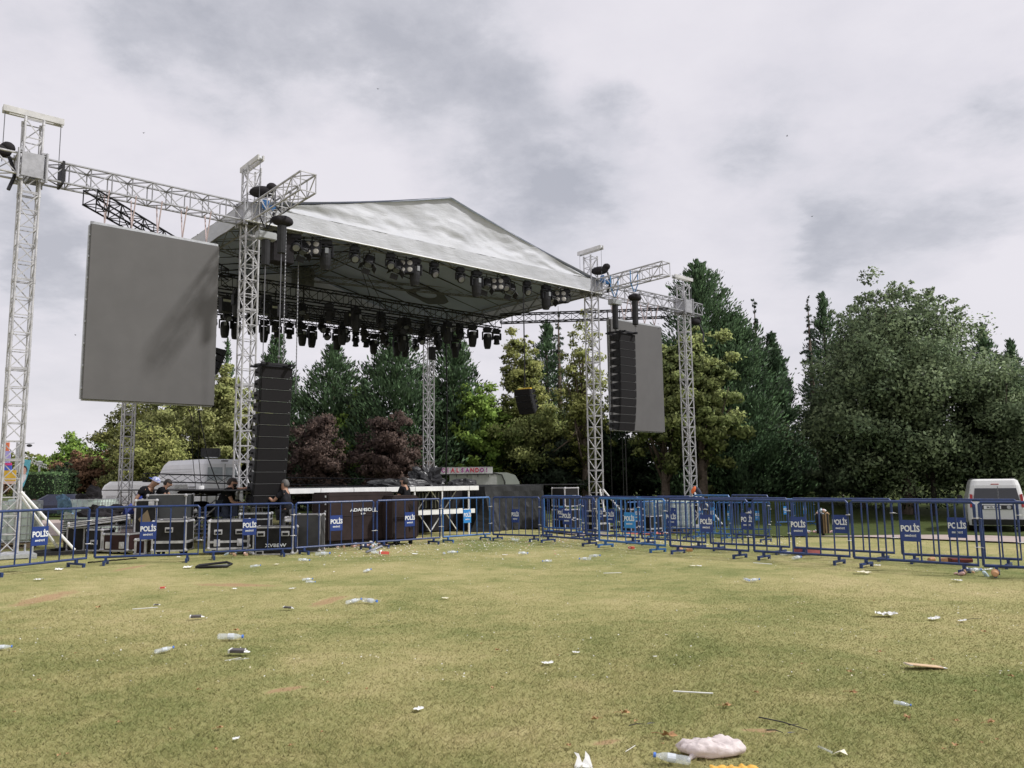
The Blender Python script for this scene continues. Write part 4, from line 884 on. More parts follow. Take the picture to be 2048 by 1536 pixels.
def blob(label, name, cat, pts, loc, rz, m, seed=1, amp=.08, nu=26, nv=14, parent=None, sharp=2.):
    """crumpled cloth heap; pts = (half length, half depth, height)"""
    t = thing(name, label, cat, loc, rz) if parent is None else parent; a, b, h = pts; vs = []; mb = MB()
    for j in range(nv+1):
        for i in range(nu):
            f = j/nv; an = 2*PI*i/nu; rr = math.sin(f*PI/2)**.7; x = a*rr*math.cos(an); y = b*rr*math.sin(an); z = h*(math.cos(f*PI/2)**.8)
            nn = mn_.noise((x*sharp/max(a, .3)+seed, y*sharp/max(b, .2), z*3+seed)); n2_ = abs(mn_.noise((x*5+seed, y*5, z*6)))
            k = 1+(nn*.7-n2_*.8)*amp*4; vs.append((x*k, y*k, max(0.004, z*(1+nn*amp*3)-n2_*amp*h*1.5)))
    mb.add(vs, [(j*nu+i, (j+1)*nu+i, (j+1)*nu+(i+1) % nu, j*nu+(i+1) % nu) for j in range(nv) for i in range(nu)]); mb.build('cloth', m, t, False); return t
p = A(853, 968, 26.5); blob('big heap of crumpled black plastic sheet on the stage deck under the rear right tower', 'tarpaulin_heap', 'tarpaulin heap', (.62, .5, .62), (p.x, p.y, 1.40), .3, mat('shiny_black_plastic', (.03, .03, .032), .35, 0, .3, 6, .3, 12), 3, .13, 34, 18, sharp=3)
p = A(798, 968, 25.5); blob('lower black sheet fold spreading left of the big heap', 'tarpaulin_fold', 'tarpaulin', (1.0, .4, .22), (p.x, p.y, 1.40), .5, MATS['shiny_black_plastic'], 8, .12, 30, 10, sharp=3)
p = A(925, 969, 27); blob('small black peaked fold at the right end of the stage deck', 'tarpaulin_fold', 'tarpaulin', (.55, .3, .22), (p.x, p.y, 1.40), .6, MATS['shiny_black_plastic'], 21, .12, 24, 10, sharp=3)
# trusses lying behind
def lying(label, a, b, m, s=.29):
    c = (a+b)/2; t = thing('lying_truss', label, 'truss', c, 0, 'black trusses resting behind the stage'); mb = MB(); truss(mb, a-c, b-c, s, s, .42, .019, .010, vert=False); mb.build('truss', m, t)
lying('black truss resting level before the grey van', A(288, 955, 27), A(522, 961, 29.5), BLKP, .27)
lying('dark truss resting behind the white stage edge', A(566, 962, 30), A(842, 966, 31), BLK, .26)
# ================================================================== FLIGHT CASES
def case(label, px, py, Y, w, d, h, rz, z0=None, body=None, band=None, latch=(), handle=(), wheels=.0, lid=None, text=None, fr=.035, cat='flight case', sticker=False, name='flight_case', edge=None, gap=0.):
    """px = picture column of the case centre; stands at depth Y"""
    g = A(px, py, Y); zb = gz(g.x, g.y) if z0 is None else z0; t = thing(name, label, cat, (g.x, g.y, zb), rz, 'flight cases and crates behind the barriers'); body = body or LAM; edge = edge or ALUW
    b = MB(); z1 = wheels; b.box((0, 0, z1+h/2), (w-.008, d-.008, h-.008)); bo = b.build('body', body, t); e = MB(); k = fr*.5
    for sx in (-1, 1):
        for sy in (-1, 1): e.box((sx*(w/2-k), sy*(d/2-k), z1+h/2), (fr, fr, h))
        for zz in (z1+k, z1+h-k): e.box((sx*(w/2-k), 0, zz), (fr, d, fr)); e.box((0, sx*(d/2-k), zz), (w, fr, fr))
    for (bz, bh) in (band or ()): e.box((0, 0, z1+bz), (w+.006, d+.006, bh))
    for sx in (-1, 1):
        for sy in (-1, 1):
            for zz in (z1+.03, z1+h-.03): e.ball((sx*(w/2-.02), sy*(d/2-.02), zz), .042, 8, 6)
    e.build('edging', edge, t)
    for (x, z) in latch:
        l = MB(); l.cbox((x, -d/2-.008, z1+z), (.13, .018, .15), .006); l.cbox((x, -d/2-.02, z1+z), (.06, .018, .07), .006); l.build('latch', ALUW, t)
    for (x, z) in handle:
        l = MB(); l.cbox((x, -d/2-.006, z1+z), (.17, .014, .11), .005); lo_ = l.build('handle_plate', ALUW, t); l = MB(); l.box((x, -d/2-.016, z1+z-.008), (.12, .012, .05)); l.build('grip', RUB, lo_)
    if wheels:
        for sx in (-1, 1):
            for sy in (-1, 1):
                l = MB(); l.tube((sx*(w/2-.12)-.02, sy*(d/2-.12), wheels*.45), (sx*(w/2-.12)+.02, sy*(d/2-.12), wheels*.45), wheels*.45, 12); l.box((sx*(w/2-.12), sy*(d/2-.12), wheels*.85), (.08, .08, wheels*.3)); l.build('castor', RUB, t)
    if sticker:
        l = MB(); l.add([(-.16, -d/2-.006, z1+h*.62), (.0, -d/2-.006, z1+h*.44), (.12, -d/2-.006, z1+h*.58), (.04, -d/2-.006, z1+h*.80)], [(0, 1, 2, 3)]); l.build('diamond_sticker', mat('brown_sticker', (.19, .14, .08), .7), t)
    if text: text_mesh(text[0], text[1], .004, .002, 'lettering', SW_W, t, (text[2], -d/2-.010, z1+text[3]), sx=text[4] if len(text) > 4 else 1)
    return t
TA = R(8)
case('tall upright flight case with a brown diamond sticker', 297, 1050, 19.0, .50, .5, 1.2, TA, sticker=True, latch=((.12, 1.08),))
b_ = case('black lower flight case carrying the big dark screen case', 341, 1060, 19.3, .66, .6, .72, R(6), band=((.60, .05),), handle=((-.0, .45),))
case('big dark screen case with thin silver rim, stacked on another case', 341, 1010, 19.2, .90, .62, .58, R(6), z0=.73, fr=.018, body=mat('dark_grey_panel', (.045, .048, .05), .6, 0, .15, 5))
case('square black flight case with white band on castors, front of the left stack', 345, 1100, 17.75, .72, .55, .66, R(5), band=((.20, .055),), handle=((-.0, .46),), wheels=.10)
case('low brown-black flight case with two square catches', 245, 1100, 18.4, .66, .5, .40, R(-14), body=LAMR, latch=((-.18, .14), (.18, .14)), wheels=.06, edge=ALU)
case('small brown-black case with white top rim beside the square case', 287, 1100, 18.0, .26, .4, .36, R(5), body=LAMR, fr=.05)
case('black flight case with framed handle under the sloping lid', 201, 1095, 18.7, .38, .5, .5, R(-6), handle=((0, .2),), wheels=.05)
case('open sided black case at the left end of the case stack', 160, 1090, 19.3, .42, .5, .58, R(4), edge=ALU)
tt = case('flat silver edged case lying tilted on top of the left cases', 207, 1045, 18.9, 1.35, .55, .12, R(0), z0=.66, band=((.06, .02),), edge=ALUW); tt.rotation_euler = (0, R(-7), R(6))
case('second flat silver edged case under the tilted one', 200, 1050, 19.0, 1.0, .5, .11, R(3), z0=.57, edge=ALU).rotation_euler = (0, R(-3), R(3))
g = A(203, 1030, 18.9); blob('heap of black cables and cloths on the tilted flat case', 'cable_heap', 'cable heap', (.52, .22, .26), (g.x, g.y, .80), 0, FAB, 5, .16, 26, 10, sharp=3)
g = A(258, 1030, 19.2); blob('blue sack leaning by the tall upright case', 'blue_sack', 'sack', (.13, .18, .34), (g.x, g.y, .74), 0, mat('blue_cloth', (.035, .05, .22), .8, 0, .2, 8), 9, .1, 16, 8)
g = A(150, 1060, 19.6); t = thing('board_stack', 'stack of dark boards sticking out left of the flight cases', 'board stack', (g.x, g.y, 0), 0)
for k in range(7): m = MB(); m.box((random.uniform(-.05, .05), 0, .42+.05*k), (.5, .35, .022), (0, 0, random.uniform(-.3, .3))); m.build('board', BLKP, t)
for sx in (-1, 1): m = MB(); m.box((sx*.16, 0, .2), (.05, .3, .4)); m.build('leg', BLK, t)
case('black flight case with two butterfly latches and thick white bands', 458, 1090, 17.95, .86, .5, .64, R(17), band=((.17, .05),), latch=((-.24, .15), (.24, .15)), handle=((-.22, .38), (.22, .38)), wheels=.11, fr=.045)
case('black flight case with pale lettering on its front', 551, 1090, 17.75, .86, .5, .60, R(4), handle=((-.26, .45), (.26, .45), (-.28, .06)), text=('XVBEW', .10, .06, .20, 1.3), fr=.03)
case('tall narrow black case with thin silver rim, right of the lettered case', 618, 1080, 18.3, .61, .4, .84, R(-2), fr=.02, body=mat('charcoal_panel', (.05, .05, .052), .6))
case('low black case behind, under the loudspeaker column', 512, 1040, 19.2, .7, .5, .85, R(10), band=((.5, .03), (.7, .03)), edge=STEEL)
case('small white box on the edge of the lettered case', 582, 1033, 19.3, .24, .2, .12, 0, z0=.62, body=WHT, cat='box', name='white_box')
# big loudspeaker carts
def cart(label, p, w, d, h, rz, txt=None, flaps=False):
    t = thing('covered_loudspeaker_cart', label, 'covered cart', (p.x, p.y, 0), rz, 'brown covered loudspeaker carts'); b = MB(); b.cbox((0, 0, .14+h/2), (w, d, h), .035); bo = b.build('cover', FABB, t)
    s = MB(); s.box((0, -d/2-.004, .14+h*.52), (w-.05, .012, .012)); s.box((0, -d/2-.004, .14+h*.94), (w-.05, .008, .01))
    for sx in (-1, 1): s.tube((sx*w*.49, -d/2*.98, .2), (sx*w*.49, -d/2*.98, .14+h-.04), .012, 6)
    s.build('seam', mat('seam_dark', (.03, .022, .022), .8), t); k = MB(); k.box((0, 0, .12), (w-.1, d-.1, .05)); k.build('dolly', BLKP, t)
    for sx in (-1, 1):
        for sy in (-1, 1): l = MB(); l.tube((sx*(w/2-.15)-.025, sy*(d/2-.12), .06), (sx*(w/2-.15)+.025, sy*(d/2-.12), .06), .06, 12); l.build('castor', RUB, t)
    if txt:
        text_mesh(txt[0], .105, .004, .003, 'lettering', SW_W, t, (.03, -d/2-.014, .14+h*.63), sx=1.35); text_mesh(txt[1], .05, .004, .002, 'small_lettering', SW_W, t, (.03, -d/2-.014, .14+h*.55), sx=1.2)
        for k in range(4): l = MB(); l.box((-w/2-.006, -d/2+.12, .14+h*(.92-.15*k)), (.012, .05, .05)); l.build('white_buckle', SW_W, t)
    if flaps:
        for k in (.3, .72): l = MB(); l.add([(w*.12, -d/2-.02, .14+h*k+.1), (w*.28, -d/2-.07, .14+h*k+.02), (w*.20, -d/2-.05, .14+h*k-.1)], [(0, 1, 2)]); l.build('pocket_flap', FAB, t)
    return t
ca = G(655, 1090); cp = Vector((EX, EY, 0)); cn = Vector((-EY, EX, 0))
W1 = 1.80; p = A(655, 1088, 19.0)+cp*W1/2+cn*.42; cart('wide brown covered loudspeaker cart with pale lettering', p, W1, .84, 1.16, AL, ('ADAMSON', 'E219'))
p = A(786, 1085, 19.6)+cp*.36+cn*.40; cart('narrow brown covered loudspeaker cart with side flaps', p, .74, .80, 1.06, AL, flaps=True)
# black tarpaulin drape over kit
def drape(label, c, w, d, h, rz):
    t = thing('draped_tarpaulin', label, 'tarpaulin', c, rz); per = []; n_ = 96; mb = MB(); rows = []
    for j in range(9):
        row = []
        for i in range(n_):
            s_ = i/n_*2*(w+d)
            if s_ < w: x, y, nx, ny = -w/2+s_, -d/2, 0, -1
            elif s_ < w+d: x, y, nx, ny = w/2, -d/2+s_-w, 1, 0
            elif s_ < 2*w+d: x, y, nx, ny = w/2-(s_-w-d), d/2, 0, 1
            else: x, y, nx, ny = -w/2, d/2-(s_-2*w-d), -1, 0
            f = j/8; o = f**1.5*(.10+.16*max(0, mn_.noise((i*.32, 2.2, 0)))+.30*math.exp(-((s_-0)/.5)**2)+.30*math.exp(-((s_-2*(w+d))/.5)**2))+.05*f*math.sin(i*1.1+j*.4); o += .03*mn_.noise((i*.5, j*.6, 0))
            row.append((x+nx*o-(.5*f*f if False else 0), y+ny*o, h*(1-f)+.02+.025*mn_.noise((i*.25, j, 0))*(1-f)))
        rows.append(row)
    vs = [v for r_ in rows for v in r_]; fs = [(j*n_+i, (j+1)*n_+i, (j+1)*n_+(i+1) % n_, j*n_+(i+1) % n_) for j in range(8) for i in range(n_)]; fs.append(tuple(range(n_))); mb.add(vs, fs); mb.build('sheet', TARPB, t, False)
    return t
p = A(975, 1060, 24.9)+cp*1.15+cn*.6; p.z = gz(p.x, p.y); drape('black tarpaulin draped over equipment right of the white stage edge', p, 2.5, 1.2, 1.36, AL)
for lb, px, Y, w, h, z0, bd in (('upper silver framed black case right of the black tarpaulin', 1131, 25.2, .62, .60, .78, None), ('lower silver framed black case right of the black tarpaulin', 1131, 25.2, .64, .62, .08, ((.3, .04),))):
    c = A(px, 1000, Y)+cp*.28+cn*.3; t = case(lb, 1131, 1000, Y, w, .6, h, AL, z0=0, band=bd, fr=.03, handle=((.1, h*.5),)); t.location = (c.x, c.y, gz(c.x, c.y)+z0)
case('black case with thick white bands at the foot of the front right tower', 1196, 1040, 27, .62, .5, .72, AL, band=((.3, .06), (.55, .05)), fr=.04)
case('flat stack of silver edged cases right of the front right tower', 1265, 1040, 29, .75, .5, .85, AL, band=((.2, .04), (.42, .04), (.62, .04)), edge=ALU)
case('dark case between the water tank and front right tower', 1300, 1040, 30, .7, .6, .62, AL, band=((.15, .05),))
# ================================================================== WATER TANKS
IBCM = mat('milky_tank_plastic', (.58, .66, .60), .4, 0, .08, 3, alpha=1)
def ibc(label, p, rz, w=1.15, d=.98, h=1.02):
    t = thing('water_tank', label, 'water tank', p, rz, 'white caged water tanks'); b = MB(); b.cbox((0, 0, .14+h/2), (w-.06, d-.06, h-.03), .06)
    b.lathe([(.12, 0), (.12, .05), (.10, .06)], c=(0, 0, .13+h), n=14); b.build('tank', IBCM, t); c = MB(); r = .009
    for k in range(6):
        z = .16+(h-.02)*k/5
        c.path([(-w/2, -d/2, z), (w/2, -d/2, z), (w/2, d/2, z), (-w/2, d/2, z), (-w/2, -d/2, z)], r, 5)
    for i in range(9):
        x = -w/2+w*i/8
        for y in (-d/2, d/2): c.tube((x, y, .14), (x, y, .14+h), r, 5)
    for i in range(1, 7):
        y = -d/2+d*i/7
        for x in (-w/2, w/2): c.tube((x, y, .14), (x, y, .14+h), r, 5)
    c.build('cage', STEEL, t); l = MB()
    for y in (-d/2+.06, 0, d/2-.06): l.box((0, y, .115), (w, .11, .03)); l.box((0, y, .02), (w, .11, .03))
    for x in (-.48, 0, .48):
        for y in (-d/2+.06, 0, d/2-.06): l.box((x, y, .066), (.12, .10, .062))
    l.build('pallet', mat('pallet_wood', (.30, .23, .15), .9, 0, .2, 10), t); return t
g = A(22, 1080, 20.6); ibc('white caged water tank behind the left edge tower', (g.x, g.y, 0), R(20))
g = A(183, 1045, 22.6); ibc('white caged water tank with a denim jacket on its corner', (g.x, g.y, 0), R(-3))
g = A(1357, 1050, 31); ibc('white caged water tank left of the rightmost tower foot', (g.x, g.y, gz(g.x, g.y)), R(8), 1.0)
g = A(1318, 1050, 31.6); ibc('white caged water tank further left of the rightmost tower foot', (g.x, g.y, gz(g.x, g.y)), R(8), .8)
g = A(143, 985, 22.2); t = thing('denim_jacket', 'blue denim jacket hung over the corner of the water tank', 'jacket', (g.x+.02, g.y-.12, 1.17), 0); 
def cloth(a, b):
    x = -.20+.36*a+.04*math.sin(b*4); y = -.33*(1-b)**.5*1+.04*mn_.noise((a*6, b*6, 0)); z = .16*(1-abs(a-.5)) - b*.48+.05*mn_.noise((a*5, b*5, 3)); return (x*(1+.25*b), y-.04*math.sin(a*14)*b, z)
sheet(cloth, 18, 18, 'cloth', t, mat('denim', (.15, .26, .42), .9, 0, .3, 12, .3, 60))
g = A(183, 985, 22.3); blob('black bag slumped on top of the water tank', 'black_bag', 'bag', (.24, .2, .34), (g.x+.05, g.y, 1.17), 0, FAB, 14, .12, 20, 10)
g = A(163, 985, 22.5); blob('small dark cloth on top of the water tank beside the denim jacket', 'dark_cloth', 'cloth', (.16, .16, .16), (g.x, g.y, 1.17), 0, FAB, 17, .12, 16, 8)
g = A(40, 990, 20.5); 
# ================================================================== TABLE AND BITS BEHIND
g = A(398, 1010, 23.5); t = thing('work_table', 'metal framed work table with a white paper roll on it', 'table', (g.x, g.y, 0), R(5)); m = MB(); m.box((0, 0, 1.22), (1.2, .6, .04)); m.build('table_top', BLKP, t)
for sx in (-1, 1):
    for sy in (-1, 1): m = MB(); m.tube((sx*.55, sy*.25, 0), (sx*.55, sy*.25, 1.2), .02); m.build('leg', STEEL, t)
m = MB(); m.tube((-.55, -.25, .2), (.55, -.25, 1.1), .016); m.build('cross_brace', STEEL, t)
t = thing('paper_roll', 'white paper roll standing on the work table', 'paper roll', (g.x+.05, g.y-.1, 1.24), 0); m = MB(); m.lathe([(.02, 0), (.11, 0), (.115, .02), (.115, .24), (.11, .26), (.02, .26)], n=18); m.build('roll', WHT, t)
for i, px in enumerate((378, 424)):
    gg = A(px, 985, 23.3); t = thing('dark_cushion', 'dark round cushion %s of the paper roll on the table' % ('left', 'right')[i], 'cushion', (gg.x, gg.y, 1.24), 0); m = MB(); m.ball((0, 0, .07), (.34, .2, .07), 18, 8); m.build('cover', FAB, t, True)
# small steel steps seen behind
g = A(385, 1060, 21.5); t = thing('steel_steps', 'pale ribbed steel steps behind the square flight case', 'steps', (g.x, g.y, 0), R(10))
for k in range(6): m = MB(); m.box((.1, 0, .25+.11*k), (.7, .35, .03)); m.build('tread', ALU, t)
for sx in (-1, 1): m = MB(); m.tube((.1+sx*.34, 0, 0), (.1+sx*.34, 0, .85), .02); m.build('upright', BLKP, t)
t = thing('scaffold_pole', 'long silver pole leaning from the ground towards the front left tower', 'pole', A(382, 1060, 19.6), 0); m = MB(); m.tube((0, 0, 0), A(438, 1008, 20.4)-A(382, 1060, 19.6), .018); m.build('tube', ALUW, t)
for i, (a, b) in enumerate(((A(395, 812, 23), A(450, 1010, 23)), (A(388, 812, 24), A(392, 985, 23.6)), (A(400, 812, 24), A(404, 985, 23.7)))):
    t = thing('hanging_cable', 'thin black cable running down below the left screen, %s from the left' % ('rightmost, the slanting one', 'first', 'second')[i], 'cable', a, 0, 'cables hanging under the left screen'); m = MB(); m.path([(0, 0, 0), (b-a)*.5+Vector((-.08, 0, -.1)), b-a], .016 if i == 0 else .01, 5); m.build('cable', RUB, t)
for i, px in enumerate((1244, 1250)):
    a = A(px, 866, 28.3); t = thing('hanging_cable', 'dark cable hanging below the right loudspeaker column, %s one' % ('left', 'right')[i], 'cable', a, 0, 'cables below the right loudspeaker column'); m = MB(); m.tube((0, 0, 0), (0, 0, -3.0), .022 if i else .014, 5); m.build('cable', RUB, t)
a = A(1215, 650, 28.9); t = thing('hanging_cable', 'long dark cable hanging left of the right screen', 'cable', a, 0); m = MB(); m.tube((0, 0, 0), (0, 0, -6.8), .012, 5); m.build('cable', RUB, t)
p = st(SW+.1, SD-.5); t = thing('hanging_cable', 'thick black cable running down beside the rear right tower', 'cable', (p.x+.45, p.y, 8.2), 0); m = MB(); m.path([(0, 0, 0), (.05, 0, -3), (-.02, 0, -6.8)], .035, 6); m.build('cable', RUB, t)
# red cloth, orange bag at tower foot
g = G(1290, 1069); t = thing('red_cloth', 'long red cloth lying behind the barriers at the front right tower', 'cloth', g, 0); sheet(lambda a, b: (-.95+1.9*a, -.45+.9*b, .05+.05*mn_.noise((a*9, b*5, 0))+.03*mn_.noise((a*23, b*11, 2))), 40, 16, 'fabric', t, mat('red_fabric', (.48, .12, .09), .85, 0, .3, 4))
g = A(1384, 985, 31.5); t = thing('orange_bag', 'orange and dark bag slung on the foot of the rightmost tower', 'bag', (g.x, g.y-.3, 1.0), 0); m = MB(); m.ball((0, 0, .1), (.075, .06, .16), 12, 8, rot=(0, .45, 0)); m.build('orange_cloth', mat('orange_cloth', (.75, .16, .04), .7), t, True); m = MB(); m.ball((.17, .04, .06), (.10, .08, .24), 12, 8, rot=(0, -.6, 0)); m.build('dark_cloth', mat('navy_cloth', (.03, .035, .06), .8), t, True)
# ================================================================== VEHICLES
def rr(w0, w1, y0, y1, z, r=.12, n=5):
    """rounded rectangle ring in plan"""
    pts = []
    for (cx, cy, a0) in ((w1-r, y1-r, 0), (w0+r, y1-r, PI/2), (w0+r, y0+r, PI), (w1-r, y0+r, 3*PI/2)):
        for k in range(n+1): a = a0+PI/2*k/n; pts.append(Vector((cx+r*math.cos(a), cy+r*math.sin(a), z)))
    return pts
VW = mat('van_white', (.74, .74, .72), .28, 0, .03, 2, coat=.5); GLS = mat('dark_glass', (.012, .014, .016), .08, 0, .2, 3, spec=.8); PLB = mat('black_plastic', (.025, .025, .026), .55)
def wheel(t, x, y, r=.31, w=.2):
    m = MB(); m.lathe([(r*.62, -w/2), (r*.95, -w/2), (r, -w/2+.03), (r, w/2-.03), (r*.95, w/2), (r*.62, w/2)], c=(x, y, r), rot=(0, R(90), 0), n=24); wo_ = m.build('tyre', RUB, t, True)
    m = MB(); m.lathe([(.02, -w/2+.03), (r*.6, -w/2+.02), (r*.63, -w/2-.004), (r*.63, w/2+.004), (r*.6, w/2-.02), (.02, w/2-.03)], c=(x, y, r), rot=(0, R(90), 0), n=18); m.build('rim', STEEL, wo_)
# small white van seen from behind, rear towards -y
g = A(1989, 1060, 30.2); zb = gz(g.x, g.y); t = thing('white_van', 'small white van with dark rear windows parked at the right edge', 'van', (g.x, g.y, zb), R(-27))
m = MB(); hw = .90
m.loft([rr(-hw+.03, hw-.03, -1.98, 2.05, .22, .2), rr(-hw, hw, -2.04, 2.15, .42, .22), rr(-hw, hw, -2.06, 2.15, .80, .22), rr(-hw+.02, hw-.02, -2.05, 2.0, 1.02, .22), rr(-hw+.06, hw-.06, -2.00, 1.15, 1.25, .22), rr(-hw+.13, hw-.13, -1.92, .75, 1.62, .20), rr(-hw+.18, hw-.18, -1.84, .55, 1.79, .18), rr(-hw+.26, hw-.26, -1.74, .40, 1.84, .15)]); body = m.build('body', VW, t, False)
def rp(x, z, o=.012):  # point on the rear face
    y = np.interp(z, [.22, .42, .80, 1.02, 1.25, 1.62, 1.79, 1.84], [-1.98, -2.04, -2.06, -2.05, -2.0, -1.92, -1.84, -1.74]); return (x, y-o, z)
def rq(name, x0, x1, z0, z1, mm, o=.012, par=None, x0t=None, x1t=None, nz=5):
    m = MB(); x0t = x0 if x0t is None else x0t; x1t = x1 if x1t is None else x1t; vs = []; 
    for k in range(nz+1): z = z0+(z1-z0)*k/nz; f = k/nz; vs += [rp(x0+(x0t-x0)*f, z, o), rp(x1+(x1t-x1)*f, z, o), rp(x0+(x0t-x0)*f, z, -.02), rp(x1+(x1t-x1)*f, z, -.02)]
    fs = []
    for k in range(nz): b = 4*k; fs += [(b, b+1, b+5, b+4), (b, b+4, b+6, b+2), (b+1, b+3, b+7, b+5)]
    fs += [(0, 2, 3, 1), (4*nz, 4*nz+1, 4*nz+3, 4*nz+2)]; m.add(vs, fs); return m.build(name, mm, par or t)
rq('rear_window', -.70, .06, 1.10, 1.52, GLS, x0t=-.63, x1t=.06); rq('rear_window', .085, .70, 1.10, 1.52, GLS, x0t=.085, x1t=.63)
rq('door_gap', .066, .078, .42, 1.60, PLB, .006); rq('bumper', -.80, .80, .24, .44, PLB, .07); rq('plate_strip', -.52, .50, .78, .93, PLB, .02)
pl_ = rq('number_plate', -.40, .12, .795, .91, WHT, .03); text_mesh('34 ZL 788', .085, .003, .002, 'lettering', BLK, pl_, (-.14, -2.098, .852))
m = MB(); m.lathe([(.05, 0), (.065, .01), (.065, .02)], c=(.36, -2.075, .855), rot=(R(90), 0, 0), n=16); m.build('round_badge', STEEL, t)
for s_ in (-1, 1):
    m = MB(); pts_ = [(s_*.80, 1.32), (s_*.72, 1.30), (s_*.74, .88), (s_*.82, .84)]
    vs = [rp(x, z, .03) for x, z in pts_]+[rp(x, z, -.03) for x, z in pts_]; m.add(vs, [(0, 1, 2, 3), (0, 4, 5, 1), (1, 5, 6, 2), (2, 6, 7, 3), (3, 7, 4, 0)]); m.build('tail_lamp', RED, t)
    wheel(t, s_*.80, -1.35); wheel(t, s_*.80, 1.35)
    m = MB(); m.cbox((s_*1.02, .95, 1.12), (.2, .12, .24), .04); m.box((s_*.92, .97, 1.05), (.12, .05, .05)); m.build('wing_mirror', PLB, t)
    m = MB(); m.box((s_*.66, -.5, 1.86), (.04, 2.0, .03)); m.build('roof_rail', PLB, t)
m = MB(); m.box(rp(.0, 1.66, .0), (.24, .03, .03)); m.build('brake_lamp', RED, t); m = MB(); m.box(rp(-.1, 1.09, .03), (.5, .02, .02), (0, R(-12), 0)); m.build('wiper', PLB, t)
# tall grey panel van, three quarter from behind
VG = mat('van_pale_grey', (.66, .67, .69), .35, 0, .05, 2, coat=.3)
g = A(447, 1000, 35.5); t = thing('panel_van', 'tall pale grey panel van behind the stage kit on the left', 'van', (g.x, g.y, 0), R(48)); hw = 1.0
m = MB(); m.loft([rr(-hw, hw, 0, 5.6, .35, .15), rr(-hw, hw, -.03, 5.7, 1.0, .18), rr(-hw+.03, hw-.03, 0, 4.9, 1.6, .2), rr(-hw+.12, hw-.12, .04, 4.2, 2.45, .22), rr(-hw+.22, hw-.22, .12, 3.9, 2.66, .2)]); m.build('body', VG, t)
m = MB(); m.box((0, -.05, 1.45), (.012, .02, 2.0)); m.build('door_gap', PLB, t)
for s_ in (-1, 1): m = MB(); m.add([(s_*.08, -.02, 1.72), (s_*.80, -.02, 1.72), (s_*.76, .03, 2.3), (s_*.08, .03, 2.3)], [(0, 1, 2, 3)]); m.build('rear_window', mat('pale_glass', (.34, .38, .40), .15), t)
m = MB(); m.box((.0, .0, 2.58), (.3, .05, .05)); m.build('brake_lamp', PLB, t)
for k in range(4): m = MB(); m.box((-hw-.01, .9, 1.15+.1*k), (.03, .7, .035)); m.build('louvre', PLB, t)
for k in range(3): m = MB(); m.box((-hw+.05-.05*k*0, 2.6, 2.0+.12*k), (.012, 3.0, .012)); m.build('side_stripe', STEEL, t)
for y in (.9, 4.6):
    for s_ in (-1, 1): wheel(t, s_*(hw-.12), y, .36, .24)
t2 = thing('roof_box', 'black box standing on the roof of the tall grey van', 'box', A(421, 916, 36.4), R(10)); m = MB(); m.cbox((0, 0, .24), (.78, .5, .40), .03); m.build('box', BLKP, t2); m = MB(); m.box((.05, 0, .03), (.5, .4, .06)); m.build('stand', STEEL, t2)
g = A(262, 1000, 31); t = thing('white_pickup', 'low white vehicle with a rounded roof behind the water tank', 'car', (g.x, g.y, 0), R(-4))
m = MB(); m.loft([rr(-1.5, 1.6, 0, 1.8, .35, .2), rr(-1.52, 1.62, -.02, 1.8, .9, .25), rr(-1.45, 1.58, .03, 1.78, 1.2, .3), rr(-1.30, 1.5, .12, 1.7, 1.55, .3), rr(-1.15, 1.4, .25, 1.6, 1.70, .3)]); m.build('body', VW, t)
m = MB(); m.box((-.6, -.01, 1.02), (.8, .03, .28)); m.build('panel', mat('off_white', (.6, .6, .6), .5), t); m = MB(); m.box((.32, .02, 1.2), (.12, .03, .3)); m.build('dark_vent', PLB, t)
for x in (-1, 1.05): m = MB(); m.lathe([(.02, -.1), (.32, -.1), (.33, .1), (.02, .1)], c=(x, .1, .33), rot=(R(90), 0, 0), n=20); m.build('tyre', RUB, t)
# caravan with lettered sign board
CREAM = mat('caravan_sage', (.40, .43, .38), .4, 0, .06, 2)
g = A(965, 985, 39.2); t = thing('caravan', 'pale sage rounded caravan behind the stage, right end curved', 'caravan', (g.x, g.y, 0), R(3)); m = MB(); prof_ = [(-1.6, .4), (1.35, .4), (1.72, .55), (1.86, 1.0), (1.80, 1.5), (1.6, 1.83), (1.2, 1.96), (-1.6, 1.98)]
m.loft([[Vector((x, y, z)) for x, z in prof_] for y in (0, 2.1)]); m.build('body', CREAM, t); m = MB(); m.box((.1, -.02, 1.5), (1.2, .03, .7)); m.build('hatch', mat('pale_cream', (.52, .53, .50), .5), t)
m = MB(); m.path([(1.05, -.03, .5), (1.1, -.03, 1.5), (.95, -.03, 1.85), (.5, -.03, 1.95)], .03, 6); m.build('trim', PLB, t)
for x in (-.8, .8): m = MB(); m.lathe([(.02, -.1), (.3, -.1), (.3, .1), (.02, .1)], c=(x, .1, .3), rot=(R(90), 0, 0), n=20); m.build('tyre', RUB, t)
g0 = A(862, 936, 39); g1 = A(985, 946, 39); wS = (g1.x-g0.x)
t = thing('letter_sign', 'white sign board with red and purple capitals above the caravan', 'sign', ((g0.x+g1.x)/2, g0.y, (g0.z+g1.z)/2), 0); m = MB(); hS = g0.z-g1.z-.0; m.cbox((0, .08, 0), (wS, .14, .33), .01); m.build('board', WHT, t)
m = MB(); m.box((0, .08, .175), (wS+.04, .16, .02)); m.box((0, .08, -.185), (wS+.04, .16, .04)); m.build('board_frame', PLB, t)
for k in range(6): m = MB(); m.box((-wS/2+.2+k*(wS-.4)/5, .08, -.26), (.03, .03, .12)); m.build('bracket', PLB, t)
LR = mat('letter_red', (.62, .05, .10), .5); LP = mat('letter_purple', (.40, .06, .30), .5); pit = wS*9.7/123
for i, ch in enumerate('SOCIALSANDO!'):
    text_mesh(ch, .28, .01, .012, 'letter', (LR, LP)[(i//2) % 2], t, (wS/2-.28-(11-i)*pit, -.003, 0), sx=.85)
